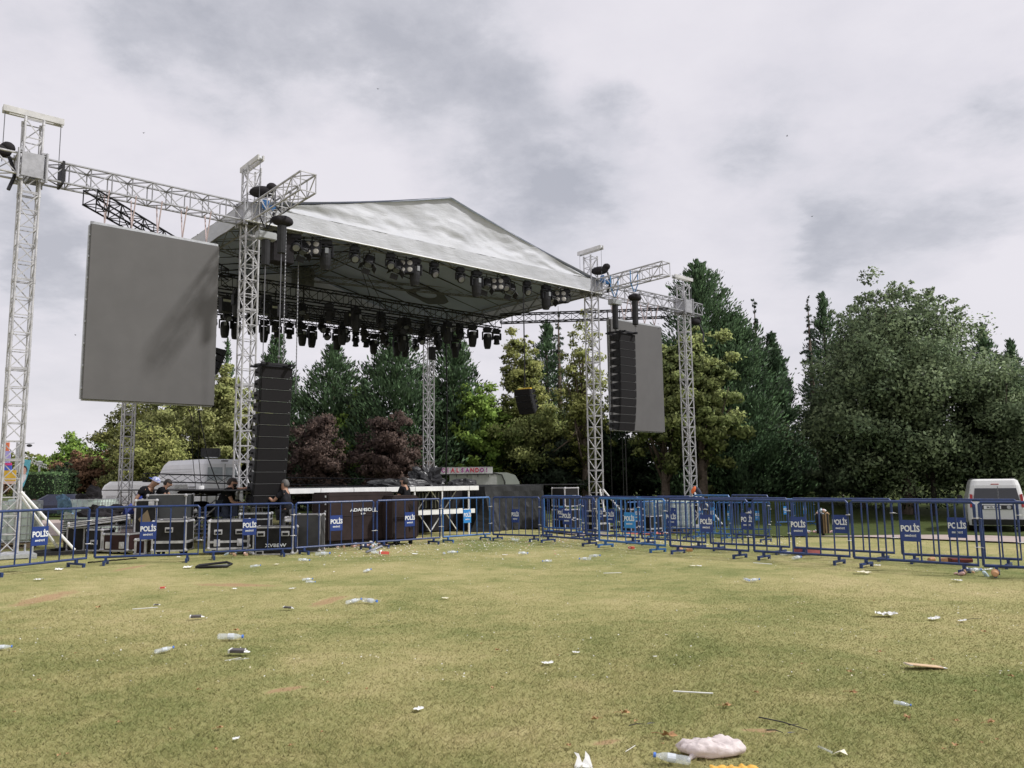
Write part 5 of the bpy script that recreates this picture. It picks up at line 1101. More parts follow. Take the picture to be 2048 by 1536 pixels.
for i in range(12): m = MB(); m.box((wS/2-.28-(11.5-i)*pit, .008, 0), (.012, .004, .30)); m.build('divider', mat('grey_line', (.35, .35, .38), .6), t)
# dark blue car far left
g = A(112, 1025, 41); t = thing('dark_car', 'dark blue car parked far behind the left tower', 'car', (g.x, g.y, 0), R(0)); m = MB(); m.loft([rr(-1.3, 1.4, 0, 1.7, .2, .2), rr(-1.35, 1.45, -.02, 1.7, .6, .25), rr(-1.2, 1.2, .05, 1.65, .85, .25), rr(-.7, .8, .15, 1.55, 1.15, .25)]); m.build('body', mat('dark_car_blue', (.015, .02, .05), .3, coat=.5), t)
for x in (-.85, .9): m = MB(); m.lathe([(.02, -.1), (.28, -.1), (.28, .1), (.02, .1)], c=(x, .1, .28), rot=(R(90), 0, 0), n=20); m.build('tyre', RUB, t)
# ================================================================== FAR LEFT: tent panel, flag, bunting, street lamp
g = A(8, 960, 40); t = thing('coloured_panel', 'tall panel painted orange, lilac, pink, blue and yellow behind the left tower', 'painted panel', (g.x, g.y, 0), 0); zt = A(8, 885, 40).z
for nm, x0, x1, y0, y1, c in (('orange_patch', 8, 18, 885, 902, (.75, .20, .08)), ('lilac_patch', -10, 20, 902, 926, (.42, .38, .72)), ('pink_patch', -10, 23, 926, 931, (.65, .05, .22)), ('blue_patch', -10, 23, 931, 941, (.06, .12, .55)), ('yellow_patch', -10, 31, 941, 962, (.72, .46, .04)), ('cream_patch', -10, 31, 962, 968, (.7, .5, .4))):
    a = A(x0, y0, 40); b = A(x1, y1, 40); m = MB(); m.box(((a.x+b.x)/2-g.x, 0, (a.z+b.z)/2), (b.x-a.x, .05, abs(a.z-b.z)*.995)); m.build(nm, mat('paint_'+nm, c, .6), t)
for x in (-.6, .5): m = MB(); m.box((x, .08, zt/2), (.08, .06, zt)); m.build('post', STEEL, t)
g = A(50, 985, 34); t = thing('feather_flag', 'teal feather flag printed with a dark haired person in white', 'flag', (g.x-.33, g.y, 0), 0); m = MB(); m.tube((0, 0, 0), (.05, 0, 2.6), .02); m.build('pole', STEEL, t)
def ap(x, y): q = A(x, y, 34); return (q.x-g.x+.33, -.02, q.z)
def patch(nm, pts, c, o): m = MB(); v_ = [ap(*p_) for p_ in pts]; n_ = len(v_); m.add([(x, y-o, z) for x, y, z in v_]+[(x, y+.01, z) for x, y, z in v_], [tuple(range(n_))]+[(i, (i+1) % n_, n_+(i+1) % n_, n_+i) for i in range(n_)]); return m.build(nm, mat('flag_'+nm, c, .7), t)
patch('cloth', [(42, 918), (62, 920), (60, 935), (56, 950), (48, 972), (39, 986), (38, 960)], (.12, .42, .50), 0)
def ell(cx, cy, rx, ry, n=14): return [(cx+rx*math.cos(2*PI*k/n), cy+ry*math.sin(2*PI*k/n)) for k in range(n)]
patch('shirt_print', [(42, 952), (47, 946), (54, 950), (52, 958), (47, 966), (41, 962)], (.75, .72, .74), .006); patch('hair_print', ell(49, 939, 6.2, 8), (.06, .03, .03), .008); patch('face_print', ell(49.3, 942, 4.2, 7), (.62, .38, .30), .012)
t = thing('white_card', 'small white card tied at the top of the tower brace', 'card', A(44, 989, 18.2), 0); m = MB(); m.box((0, 0, 0), (.12, .01, .13)); m.build('card', WHT, t)
for i, (a, b, sg_) in enumerate((((46, 907, 40), (118, 928, 75), .3), ((60, 921, 40), (116, 934, 75), .2))):
    p0, p1 = A(*a), A(*b); t = thing('bunting', '%s string of small white pennants across the trees at the left' % ('upper', 'lower')[i], 'bunting', p0, 0, 'strings of white pennants'); d = p1-p0; n_ = 15; pt = [d*(k/n_)-Vector((0, 0, sg_*math.sin(PI*k/n_))) for k in range(n_+1)]; m = MB(); m.path(pt, .012, 4); m.build('string', WHT, t)
    for k in range(n_): c = (pt[k]+pt[k+1])/2; m = MB(); m.add([c+Vector((-.07, 0, 0)), c+Vector((.07, 0, 0)), c+Vector((0, .01, -.13))], [(0, 1, 2)]); m.build('pennant', WHT, t)
p = A(38, 888, 48); t = thing('street_lamp', 'street lamp with a thin horizontal arm right of the left tower', 'street lamp', (p.x, p.y, 0), 0); m = MB(); m.tube((0, 0, 0), (0, 0, p.z), .07, 8, .04); m.build('pole', STEEL, t); q = A(69, 886, 48)-p; m = MB(); m.path([(-.1, 0, p.z), (0, 0, p.z), (q.x, 0, p.z+q.z)], [.03, .03, .015], 6); m.build('arm', STEEL, t); m = MB(); m.ball((q.x*.68, 0, p.z-.10), (.17, .1, .09), 12, 8); m.build('lamp_head', PLB, t)
p = A(79, 930, 50); t = thing('street_lamp', 'short grey lamp post with drum head in front of the yellowing trees', 'street lamp', (p.x, p.y, 0), 0); m = MB(); m.tube((0, 0, 0), (0, 0, p.z), .06, 8); m.build('pole', STEEL, t); m = MB(); m.lathe([(.05, 0), (.16, .03), (.18, .2), (.05, .26)], c=(0, 0, p.z), n=12); m.build('lamp_head', STEEL, t)
# overflowing litter bin
g = A(1646, 1060, 27.5); zb = gz(g.x, g.y); t = thing('litter_bin', 'dark slatted litter bin overflowing with rubbish beyond the path', 'litter bin', (g.x, g.y, zb), R(12)); 
for k in range(16): a = 2*PI*k/16; m = MB(); m.box((.2*math.cos(a), .2*math.sin(a), .42), (.02, .055, .66), (0, 0, a)); m.build('slat', mat('bin_wood', (.20, .13, .06), .8) if k in (11, 12, 14) else BLKP, t)
m = MB(); m.tube((0, 0, .1), (0, 0, .70), .165, 14); m.build('liner', BLK, t); m = MB(); m.tube((0, 0, 0), (0, 0, .1), .05); m.build('stand', BLK, t)
RUBM = [WHT, mat('tan_card', (.5, .33, .2), .8), mat('pinkish_wrap', (.7, .45, .42), .6), mat('pale_bottle', (.55, .66, .72), .2)]
def junk(label, p, n, rad, h, seed, group='rubbish piles'):
    t = thing('rubbish_pile', label, 'rubbish', p, 0, group); rnd = random.Random(seed)
    for k in range(n):
        a = rnd.random()*2*PI; r_ = rad*rnd.random()**.6; z = h*(1-(r_/rad)**1.3)*rnd.random(); m = MB(); s_ = rnd.uniform(.03, .075)
        if k % 3 == 0: m.lathe([(s_*.4, -s_), (s_*.5, -s_*.8), (s_*.45, s_*.6), (s_*.2, s_)], c=(r_*math.cos(a), r_*math.sin(a), z+s_*.5), rot=(rnd.random()*3, rnd.random()*3, 0), n=8)
        else: m.ball((r_*math.cos(a), r_*math.sin(a), z+s_*.4), (s_, s_*.8, s_*.5), 6, 4, rot=(rnd.random(), rnd.random(), rnd.random()*3))
        m.build('item', RUBM[k % 4], t)
junk('white cups and wrappers heaped on top of the litter bin', (g.x, g.y, zb+.70), 18, .24, .20, 4); gg = G(1628, 1066); junk('rubbish spilled on the grass left of the litter bin', gg, 20, .42, .14, 5); gg = G(1665, 1066); junk('rubbish spilled on the grass right of the litter bin', gg, 9, .22, .08, 6)
# ================================================================== PEOPLE
SKIN = mat('skin_tan', (.42, .24, .16), .6, 0, .08, 9); SHIRT = mat('black_tshirt', (.012, .012, .014), .9, 0, .3, 9, .15, 30, spec=.1); SHORT = mat('grey_shorts', (.04, .04, .044), .85, 0, .2, 9, .15, 30); JEAN = mat('dark_jeans', (.04, .05, .08), .85, 0, .2, 9, .15, 30); HAIR = mat('dark_hair', (.018, .013, .010), .7, 0, .3, 40); HAIRG = mat('grey_hair', (.10, .095, .09), .7, 0, .3, 40); SHOE = mat('shoe', (.5, .5, .5), .6)
BASE = dict(pel=(0, 0, .96), spi=(0, .0, 1.14), che=(0, .0, 1.34), nec=(0, .01, 1.50), hea=(0, .035, 1.635), top=(0, .02, 1.72), shl=(-.17, 0, 1.43), ell=(-.23, .0, 1.15), wrl=(-.24, .12, .92), shr=(.17, 0, 1.43), elr=(.23, .0, 1.15), wrr=(.24, .12, .92), hil=(-.095, 0, .92), knl=(-.11, .03, .50), anl=(-.12, -.01, .09), tol=(-.13, .15, .035), hir=(.095, 0, .92), knr=(.11, .03, .50), anr=(.12, -.01, .09), tor=(.13, .15, .035))
def skinned(name, verts, edges, rad, m, parent, root=0, sub=1):
    me = bpy.data.meshes.new(name); me.from_pydata([tuple(v) for v in verts], edges, []); o = bpy.data.objects.new(name, me); col.objects.link(o)
    o.modifiers.new('skin', 'SKIN'); sv = me.skin_vertices[0].data
    for i, r in enumerate(rad): sv[i].radius = r if hasattr(r, '__len__') else (r, r); sv[i].use_root = (i == root)
    s = o.modifiers.new('sub', 'SUBSURF'); s.levels = sub; s.render_levels = sub
    bpy.context.view_layer.update(); nm = bpy.data.meshes.new_from_object(o.evaluated_get(bpy.context.evaluated_depsgraph_get())); bpy.data.objects.remove(o)
    nm.name = name; nm.materials.clear(); nm.materials.append(m); nm.polygons.foreach_set('use_smooth', [True]*len(nm.polygons)); r = bpy.data.objects.new(name, nm); col.objects.link(r); r.parent = parent; return r
def person(label, loc, rz, J=None, shirt=SHIRT, pants=JEAN, hair=HAIR, cap=None, beard=False, short=False, fat=1., sleeve=.5, face=None, print_=None):
    j = {k: Vector(v) for k, v in BASE.items()}
    for k, v in (J or {}).items(): j[k] = Vector(v)
    t = thing('person', label, 'person', loc, rz); names = ['pel', 'spi', 'che', 'nec', 'hea', 'top', 'shl', 'ell', 'wrl', 'shr', 'elr', 'wrr', 'hil', 'knl', 'anl', 'tol', 'hir', 'knr', 'anr', 'tor']
    rad = [(.14, .11), (.13*fat, .10*fat), (.15*fat, .11*fat), .055, (.082, .098), (.055, .07), .055, .042, .028, .055, .042, .028, .085, .058, .036, .03, .085, .058, .036, .03]
    E_ = [('pel', 'spi'), ('spi', 'che'), ('che', 'nec'), ('nec', 'hea'), ('hea', 'top'), ('che', 'shl'), ('shl', 'ell'), ('ell', 'wrl'), ('che', 'shr'), ('shr', 'elr'), ('elr', 'wrr'), ('pel', 'hil'), ('hil', 'knl'), ('knl', 'anl'), ('anl', 'tol'), ('pel', 'hir'), ('hir', 'knr'), ('knr', 'anr'), ('anr', 'tor')]
    V = [j[n_] for n_ in names]; ix = {n_: i for i, n_ in enumerate(names)}; ed = [(ix[a], ix[b]) for a, b in E_]
    # nose and chin on the head, facing local f
    hd_ = j['hea']; up = (j['top']-j['nec']).normalized(); f = Vector(face) if face else Vector((0, 1, 0)); f = (f-up*f.dot(up)).normalized(); sd = f.cross(up)
    V.append(hd_+f*.118-up*.01); rad.append(.012); ed.append((ix['hea'], len(V)-1))
    for s_ in (-1, 1): V.append(hd_+sd*s_*.088-up*.005); rad.append(.014); ed.append((ix['hea'], len(V)-1))
    for w_, e_ in (('wrl', 'ell'), ('wrr', 'elr')):
        d = (j[w_]-j[e_]).normalized(); s2 = d.orthogonal().normalized(); pn = d.cross(s2); pi_ = len(V); V.append(j[w_]+d*.05); rad.append((.034, .016)); ed.append((ix[w_], pi_))
        for k in range(4):
            o_ = s2*(-.027+.018*k); ln = (.068, .078, .074, .058)[k]; a = len(V); V.append(j[w_]+d*.085+o_); rad.append(.010); ed.append((pi_, a)); V.append(j[w_]+d*(.085+ln*.55)+o_+pn*.010); rad.append(.0085); ed.append((a, a+1)); V.append(j[w_]+d*(.085+ln*.85)+o_+pn*.035); rad.append(.007); ed.append((a+1, a+2))
        a = len(V); V.append(j[w_]+d*.055-s2*.045); rad.append(.011); ed.append((pi_, a)); V.append(j[w_]+d*.09-s2*.055+pn*.02); rad.append(.009); ed.append((a, a+1))
    body = skinned('body', V, ed, rad, SKIN, t)
    # eyes
    m = MB()
    for s_ in (-1, 1): m.ball(hd_+f*.088+sd*s_*.034+up*.018, .012, 8, 5)
    m.build('eyes', HAIR, body)
    # shirt
    def ext(a, b, k): return j[a].lerp(j[b], k)
    vs = [j['pel']+Vector((0, 0, -.02)), j['spi'], j['che'], j['nec'].lerp(j['che'], .35), j['shl'], ext('shl', 'ell', .6), j['shr'], ext('shr', 'elr', .6)]
    skinned('shirt', vs, [(0, 1), (1, 2), (2, 3), (2, 4), (4, 5), (2, 6), (6, 7)], [(.185*fat, .15*fat), (.18*fat, .145*fat), (.185*fat, .14*fat), .078, .080, .072, .080, .072], shirt, t)
    k = .75 if short else 1.; e = 'kn' if short else 'an'
    vs = [j['pel']]+[x for s_ in 'lr' for x in ((j['hi'+s_], j['kn'+s_], j['kn'+s_].lerp(j['an'+s_], .12 if short else .93)))]
    skinned('trousers', vs, [(0, 1), (1, 2), (2, 3), (0, 4), (4, 5), (5, 6)], [(.17*fat, .14*fat), .105, .078, .075 if short else .055, .10, .078, .075 if short else .055], pants, t)
    for s_ in 'lr':
        a, b = j['an'+s_], j['to'+s_]; m = MB(); c = a.lerp(b, .5)+Vector((0, 0, -.02)); an = math.atan2((b-a).y, (b-a).x); m.ball(c, (.15, .055, .06), 12, 7, rot=(0, 0, an)); m.build('shoe', SHOE, t, True)
    q = up.to_track_quat('Z', 'Y').to_matrix()
    rotm = Matrix((sd, f, up)).transposed()
    h = MB(); h.m = Matrix.Translation(hd_+up*.02-f*.014) @ rotm.to_4x4(); h.ball((0, 0, 0), (.090, .106, .102), 16, 8, z0=(.12 if cap else .08)); 
    if not cap: h.ball((0, -.03, -.03), (.09, .085, .09), 14, 7, z0=-.6)
    h.build('hair', hair, t, True)
    if beard: h = MB(); h.m = Matrix.Translation(hd_-up*.045+f*.035) @ rotm.to_4x4(); h.ball((0, 0, 0), (.072, .070, .065), 14, 7, z1=.35); h.build('beard', HAIR, t, True)
    if cap:
        c = MB(); c.m = Matrix.Translation(hd_+up*.035-f*.01) @ rotm.to_4x4(); c.ball((0, 0, 0), (.106, .122, .105), 18, 8, z0=.0); co_ = c.build('cap', cap, t, True); c = MB(); c.m = Matrix.Translation(hd_+up*.04-f*.14) @ rotm.to_4x4(); c.ball((0, 0, 0), (.075, .07, .012), 12, 4); c.build('brim', mat('cap_blue', (.04, .08, .42), .7), co_)
    if print_: 
        c = MB(); back = (j['che']+j['spi'])/2-f*.0; c.ball(back-Vector(print_)*.06, (.13*fat, .10, .17), 14, 8); c.build('back_print', mat('blue_print', (.06, .10, .50), .8, 0, .6, 14), t, True)
    return t
CAPM = mat('cap_print', (.10, .16, .55), .7, 0, .2, 24, c2=(.75, .75, .8))
g = A(278, 1050, 20.4); person('man in blue and white cap and black shirt with blue print, leaning over the cases', (g.x-.05, g.y, .0), R(-90), dict(spi=(0, .07, 1.17), che=(0, .22, 1.36), nec=(0, .33, 1.50), hea=(0, .42, 1.60), top=(0, .43, 1.70), shl=(-.18, .24, 1.44), ell=(-.2, .30, 1.16), wrl=(-.12, .52, 1.10), shr=(.18, .20, 1.44), elr=(.26, .06, 1.18), wrr=(.22, .02, .95)), cap=CAPM, face=(0, 1, -.2), print_=(-1.5, .6, .3))
g = A(303, 1050, 21.6); person('bare headed man half hidden behind the man in the cap', (g.x+.12, g.y, .0), R(-80), dict(spi=(0, .05, 1.15), che=(0, .12, 1.34), nec=(0, .2, 1.46), hea=(0, .27, 1.57), top=(0, .28, 1.67), shl=(-.18, .12, 1.42), shr=(.18, .12, 1.42), ell=(-.2, .3, 1.22), wrl=(-.18, .55, 1.22), elr=(.2, .3, 1.2), wrr=(.16, .5, 1.25)), face=(0, 1, 0))
g = A(452, 1060, 19.9); person('heavy man in black t-shirt reaching up to the loudspeaker column', (g.x-.02, g.y, 0), R(-82), dict(pel=(0, -.05, .92), spi=(0, .0, 1.10), che=(0, .05, 1.28), nec=(0, .10, 1.42), hea=(0, .13, 1.52), top=(0, .12, 1.61), shl=(-.19, .08, 1.36), ell=(-.16, .33, 1.36), wrl=(-.10, .52, 1.42), shr=(.20, .06, 1.34), elr=(.24, .18, 1.06), wrr=(.16, .42, 1.02), knl=(-.11, .05, .48), knr=(.12, .04, .48)), fat=1.4, face=(0, 1, .15), beard=True).scale = (1.12, 1.12, 1.03)
g = A(571, 1060, 19.7); person('grey haired man in dark shirt and shorts steadying the loudspeaker column', (g.x-.02, g.y, -.12), R(84), dict(shl=(-.18, .03, 1.42), ell=(-.22, .22, 1.22), wrl=(-.18, .40, 1.36), shr=(.18, .03, 1.42), elr=(.2, .24, 1.24), wrr=(.14, .44, 1.38)), hair=HAIRG, pants=SHORT, short=True, shirt=mat('charcoal_shirt', (.022, .022, .026), .9, 0, .25, 9, .15, 30, spec=.1), fat=1.05, face=(0, 1, 0))
g = A(809, 1050, 21.4); person('bearded man in black t-shirt standing at the white stage edge', (g.x, g.y, -.06), R(72), dict(hea=(0, .03, 1.61), top=(0, -.03, 1.70), elr=(.22, .1, 1.15), wrr=(.14, .3, 1.12), ell=(-.22, .1, 1.15), wrl=(-.1, .3, 1.12)), beard=True, face=(0, 1, .25), fat=1.05)
g = A(408, 1050, 22.6); person('man in black bending far forward under the work table', (g.x, g.y, 0), R(60), dict(pel=(0, -.12, .80), spi=(0, .05, .95), che=(0, .24, 1.02), nec=(0, .38, .98), hea=(0, .47, .93), top=(0, .54, .87), shl=(-.18, .26, 1.0), ell=(-.24, .3, .72), wrl=(-.2, .42, .50), shr=(.18, .26, 1.0), elr=(.24, .3, .72), wrr=(.2, .42, .50), hil=(-.1, -.12, .78), hir=(.1, -.12, .78), knl=(-.13, .12, .46), knr=(.13, .12, .46)), fat=1.15, face=(0, .6, -1))
g = A(60, 1060, 29); person('person in dark clothes crouching beyond the left tower brace', (g.x, g.y, 0), R(-60), dict(pel=(0, -.15, .38), spi=(0, -.05, .55), che=(0, .04, .72), nec=(0, .07, .86), hea=(0, .09, .98), top=(0, .08, 1.07), shl=(-.17, .05, .80), shr=(.17, .05, .80), ell=(-.22, .18, .58), wrl=(-.16, .36, .50), elr=(.22, .18, .58), wrr=(.16, .36, .50), hil=(-.1, -.14, .36), hir=(.1, -.14, .36), knl=(-.15, .24, .50), knr=(.15, .24, .50), anl=(-.14, .02, .09), anr=(.14, .02, .09)), hair=mat('brown_hair', (.10, .045, .03), .7), face=(0, 1, 0))
# ================================================================== LITTER
PET = glassy('clear_plastic', (.80, .86, .90), .12, .30); CAPB = mat('bottle_cap_blue', (.08, .20, .62), .4); PAPER = mat('white_paper', (.76, .76, .73), .8, 0, .06, 12, .2, 30); CREAMP = mat('cream_paper', (.72, .68, .52), .8, 0, .08, 12); LEAFM = mat('dry_leaf', (.42, .24, .11), .7, 0, .3, 30, .3, 60); TAN = mat('tan_cardboard', (.58, .42, .26), .8, 0, .1, 12); DKC = mat('dark_carton', (.10, .09, .09), .6, 0, .2, 20)
def bottle(L_=.21, r=.031):
    t = thing('plastic_bottle', 'x', 'plastic bottle'); m = MB(); m.lathe([(.004, 0), (r*.8, 0), (r, .012), (r, L_*.30), (r*.90, L_*.34), (r, L_*.38), (r, L_*.66), (r*.85, L_*.76), (r*.42, L_*.90), (r*.40, L_*.95)], c=(-L_/2, 0, r*.8), rot=(0, R(90), 0), n=14, sq=(.78, 1)); m.build('bottle_body', PET, t, True)
    m = MB(); m.lathe([(r*.46, L_*.93), (r*.48, L_*.93), (r*.48, L_*1.0), (.002, L_*1.0)], c=(-L_/2, 0, r*.8), rot=(0, R(90), 0), n=12); m.build('cap', CAPB, t); m = MB(); m.lathe([(r*1.015, L_*.40), (r*1.015, L_*.62)], c=(-L_/2, 0, r*.8), rot=(0, R(90), 0), n=14, sq=(.78, 1)); m.build('label_band', mat('pale_label_film', (.70, .74, .78), .4, 0, .2, 20, alpha=.7), t); return t
def cup(): t = thing('paper_cup', 'x', 'cup'); m = MB(); m.lathe([(.0, .004), (.026, 0), (.028, .002), (.040, .095), (.042, .097), (.038, .094), (.026, .006)], c=(-.045, 0, .038), rot=(0, R(84), 0), n=16); m.build('cup_wall', mat('tan_cup', (.60, .33, .16), .6, 0, .15, 9), t, True); m = MB(); m.lathe([(.034, .0945), (.0, .0946)], c=(-.045, 0, .038), rot=(0, R(84), 0), n=16); m.build('cup_inside', mat('cup_dark', (.08, .05, .04), .8), t); return t
def crumple(nm, cat, a, b, h, m, seed, nu=10, nv=8, curl=1.):
    t = thing(nm, 'x', cat); rnd = seed*3.7; mb = MB(); vs = []
    for j_ in range(nv+1):
        for i in range(nu+1):
            x = a*(i/nu-.5); y = b*(j_/nv-.5); z = .006+h*abs(mn_.noise((x*9/a*.4+rnd, y*9/b*.4, seed)))*1.6+curl*h*max(0, abs(i/nu-.5)*2-.5)**2
            vs.append((x*(1+.25*mn_.noise((x*8/a, y*6/b, rnd))), y*(1+.35*mn_.noise((x*4/a, rnd, y*5/b))), z))
    mb.add(vs, [(j_*(nu+1)+i, j_*(nu+1)+i+1, (j_+1)*(nu+1)+i+1, (j_+1)*(nu+1)+i) for j_ in range(nv) for i in range(nu)]); mb.build('sheet', m, t); return t
def leaf():
    t = thing('dry_leaf', 'x', 'leaf'); m = MB(); pts = []; n_ = 22
    prof_ = [1, .55, .85, .45, .75, .4, .6, .35, .55, .3, .35, .12, .35, .3, .55, .35, .6, .4, .75, .45, .85, .55]
    for k in range(n_): a = 2*PI*k/n_; r_ = .05*prof_[k]; pts.append((r_*math.cos(a)*1.15, r_*math.sin(a), .010+.28*abs(r_*math.sin(a))+.012*math.sin(a*3)))
    m.add([(0, 0, .006)]+pts, [(0, 1+k, 1+(k+1) % n_) for k in range(n_)]); lf = m.build('blade', LEAFM, t); m = MB(); m.path([(-.005, 0, .006), (-.05, .006, .010), (-.075, .002, .006)], .0018, 4); m.build('stalk', LEAFM, t); return t
def stick(L_, m, r=.004, nm='drinking_straw', cat='straw'): t = thing(nm, 'x', cat); b = MB(); b.tube((-L_/2, 0, r+.006), (L_/2, 0, r+.012), r, 6); b.build('tube', m, t); return t
def carton(m, l=.13, w=.06, h=.022, nm='flattened_carton', cat='carton'):
    t = thing(nm, 'x', cat); b = MB(); b.cbox((0, 0, .016+h/2), (l, w, h), .004, (R(4), R(3), 0)); b.build('body', m, t); b = MB(); b.add([(l/2, -w/2, .02), (l/2+.035, -w*.2, .012), (l/2+.035, w*.2, .014), (l/2, w/2, .02), (l/2, 0, .045)], [(0, 1, 2, 3), (0, 4, 3)]); b.build('flap', PAPER, t); b = MB(); b.box((-l/2+.008, 0, .018+h/2), (.014, w+.002, h+.002), (R(4), R(3), 0)); b.build('end_band', PAPER, t); return t
LP_ = {'bot': bottle(), 'cup': cup(), 'pap': crumple('crumpled_paper', 'paper', .13, .10, .022, PAPER, 1), 'pap2': crumple('folded_napkin', 'napkin', .16, .11, .03, PAPER, 5, curl=1.6), 'cre': crumple('cream_wrapper', 'wrapper', .22, .13, .03, CREAMP, 3), 'pet': crumple('clear_film', 'plastic film', .12, .09, .035, PET, 7), 'lf': leaf(), 'str': stick(.22, PAPER), 'car': carton(DKC), 'can': carton(mat('red_carton', (.60, .10, .07), .6), .16, .10, .05, 'red_carton_box', 'carton'), 'tan': carton(TAN, .20, .09, .018, 'tan_carton', 'carton')}
lused = set()
def lit(k, px, py, label, rz=None, s=1., group=None):
    p = G(px, py); base = LP_[k]
    if k not in lused: lused.add(k); o = base
    else: o = dup(base)
    o.location = (p.x, p.y, p.z+.016); rz = R(random.uniform(0, 360)) if rz is None else R(rz); o.rotation_euler = (R(random.uniform(-8, 8)), R(random.uniform(-8, 8)), rz); o.scale = (s, s, s); o['label'] = label
    if group: o['group'] = group
    return o
GB, GP_, GL = 'plastic bottles thrown on the lawn', 'papers thrown on the lawn', 'dry leaves on the lawn'
for a in [('bot', 461, 1282, 'crushed clear bottle with dark label, above the dark carton at lower left', 8, 1.15), ('bot', 329, 1307, 'small clear bottle lying left of the dark carton', 40, .8), ('bot', 511, 1136, 'short clear bottle right of the black tray near the left fence', 20, .9), ('bot', 646, 1112, 'light blue bottle lying flat just before the narrow black case', 0, 1.5), ('bot', 608, 1124, 'crushed bottle a little below the light blue one', 30, 1.1), ('bot', 735, 1145, 'clear bottle below the long silver pouch', 60, .9), ('bot', 905, 1108, 'clear bottle on the grass before the light blue barrier', 25, 1.1), ('bot', 888, 1110, 'crushed bottle touching the clear one before the light blue barrier', 100, .9), ('bot', 1046, 1110, 'bottle lying alone in mid lawn right of the fence corner', 30, 1.1), ('bot', 1190, 1116, 'clear bottle near the foot of the barriers, right one of a pair', -20, 1.1), ('bot', 1170, 1122, 'crushed bottle near the foot of the barriers, left one of a pair', 160, 1.1), ('bot', 1094, 1126, 'small bluish bottle left of the pair near the barrier feet', 200, .9), ('bot', 1494, 1164, 'bottle pointing its blue cap at the viewer on the right lawn', -80, .8), ('bot', 1508, 1165, 'capless looking bottle touching the blue capped one', 10, .9), ('bot', 1950, 1146, 'pale bottle under the barrier foot near the right edge', 20, 1.3), ('bot', 1575, 1112, 'clear bottle under the barrier left of the red crate', 25, 1.5), ('bot', 1595, 1120, 'long crushed bottle beside the red crate', 40, 1.3), ('bot', 740, 1208, 'clear crushed bottle, right one of two in mid left lawn', -30, 1.1), ('bot', 708, 1208, 'clear crushed bottle, left one of two in mid left lawn', 30, 1.), ('bot', 615, 1163, 'small bottle above the purple cap in the left lawn', 30, .8), ('bot', 621, 1168, 'tiny bottle with purple blue cap in the left lawn', 10, .7), ('bot', 1360, 1106, 'round clear bottle beside the two paper cups', 120, .9), ('bot', 1805, 1416, 'small clear bottle at the lower right', -20, .5), ('bot', 3, 1302, 'clear bottle cut by the left edge of the picture', 30, .8)]: lit(*a, group=GB)
# the big bottle at the bottom edge
o = lit('bot', 1343, 1531, 'large clear bottle with white label at the bottom edge of the picture', 171, .92, GB)
for a in [('cup', 1360, 1105, 'tan paper cup under the barrier, left one of two', 150, 1.2), ('cup', 1378, 1106, 'tan paper cup under the barrier showing its dark mouth', 10, 1.2), ('cup', 1990, 1157, 'orange brown paper cup near the right edge', 60, 1.3), ('cup', 1862, 1127, 'pale cup lying under the right barriers', 30, 1.2), ('cup', 1887, 1128, 'dark mouthed cup under the right barriers', -20, 1.2)]: lit(*a, group='paper cups under the barriers')
for a in [('car', 475, 1312, 'dark carton with white ends, largest on the lower left lawn', -8, 1.15), ('car', 391, 1240, 'dark crushed carton left of centre left lawn', 15, .95), ('car', 575, 1221, 'dark carton with cream end in the left lawn', -5, .8), ('car', 313, 1214, 'small flat dark carton in the far left lawn', 0, .5)]: lit(*a, group='dark cartons on the lawn')
for a in [('pap2', 1772, 1234, 'white folded napkin with raised corners on the right lawn', -10, 1.25), ('cre', 1726, 1148, 'cream crumpled wrapper below the barriers, left of the white van', -8, 1.0), ('tan', 1848, 1338, 'long tan paper tray lying on the right lawn', 2, 1.15), ('pap', 1095, 1331, 'small white crumpled paper in the centre of the lawn', 20, .65), ('pap', 78, 1162, 'flat white paper in the far left lawn', 5, 1.), ('pap', 118, 1141, 'white crumpled tissue under the leftmost barrier', 20, 1.), ('pap', 376, 1137, 'white crumpled wrapper left of the black tray', 10, 1.2), ('cre', 552, 1131, 'yellowish scrap of paper before the lettered case', 30, .5), ('pap', 836, 1424, 'small white scrap standing up in the lower middle lawn', 60, .5), ('pap', 472, 1483, 'tiny white scrap at the lower left', 20, .3), ('cre', 890, 1199, 'small brownish ring of paper in mid lawn', 10, .4), ('pap', 1868, 1241, 'crumpled clear and white film in the right lawn', 10, .8), ('pap', 1925, 1245, 'white scrap beside a thin black twig at the right', 0, .55), ('pap', 1914, 1164, 'flat white scrap left of the orange brown cup', 0, .9), ('cre', 1385, 1134, 'small cream scrap below the barriers', 10, .5), ('pap', 1398, 1134, 'torn white scrap right of centre below the barriers', 10, .6), ('pap', 1552, 1108, 'tan crumpled bag under the barrier right of the paper cups', 0, 1.2), ('pap', 1755, 1133, 'small white plate shaped scrap below the barriers', 0, .7), ('pap', 830, 1110, 'white triangular scrap before the narrow brown cover', 0, .9), ('pap', 1010, 1112, 'yellowish flat scrap right of the fence corner', 0, .8), ('pap', 358, 1116, 'white scrap under the second barrier', 0, .7), ('pap', 1975, 1142, 'tan scrap under the last barrier', 0, 1.), ('cre', 1300, 1086, 'white bag behind the right front barriers', 0, 1.2), ('pap', 1200, 1084, 'white wrapper at the third barrier foot right of the corner', 0, 1.4), ('pap', 1090, 1075, 'white scrap at the fence corner foot', 0, 1.2), ('pap', 470, 1180, 'pinkish scrap in the left lawn', 0, .5), ('pap', 585, 1180, 'clear and white scrap below the two small bottles', 0, .7), ('pap', 1310, 1317, 'tiny white dot of paper right of centre', 0, .25), ('pap', 1152, 1309, 'greyish scrap right of the small white paper', 0, .45)]: lit(*a, group=GP_)
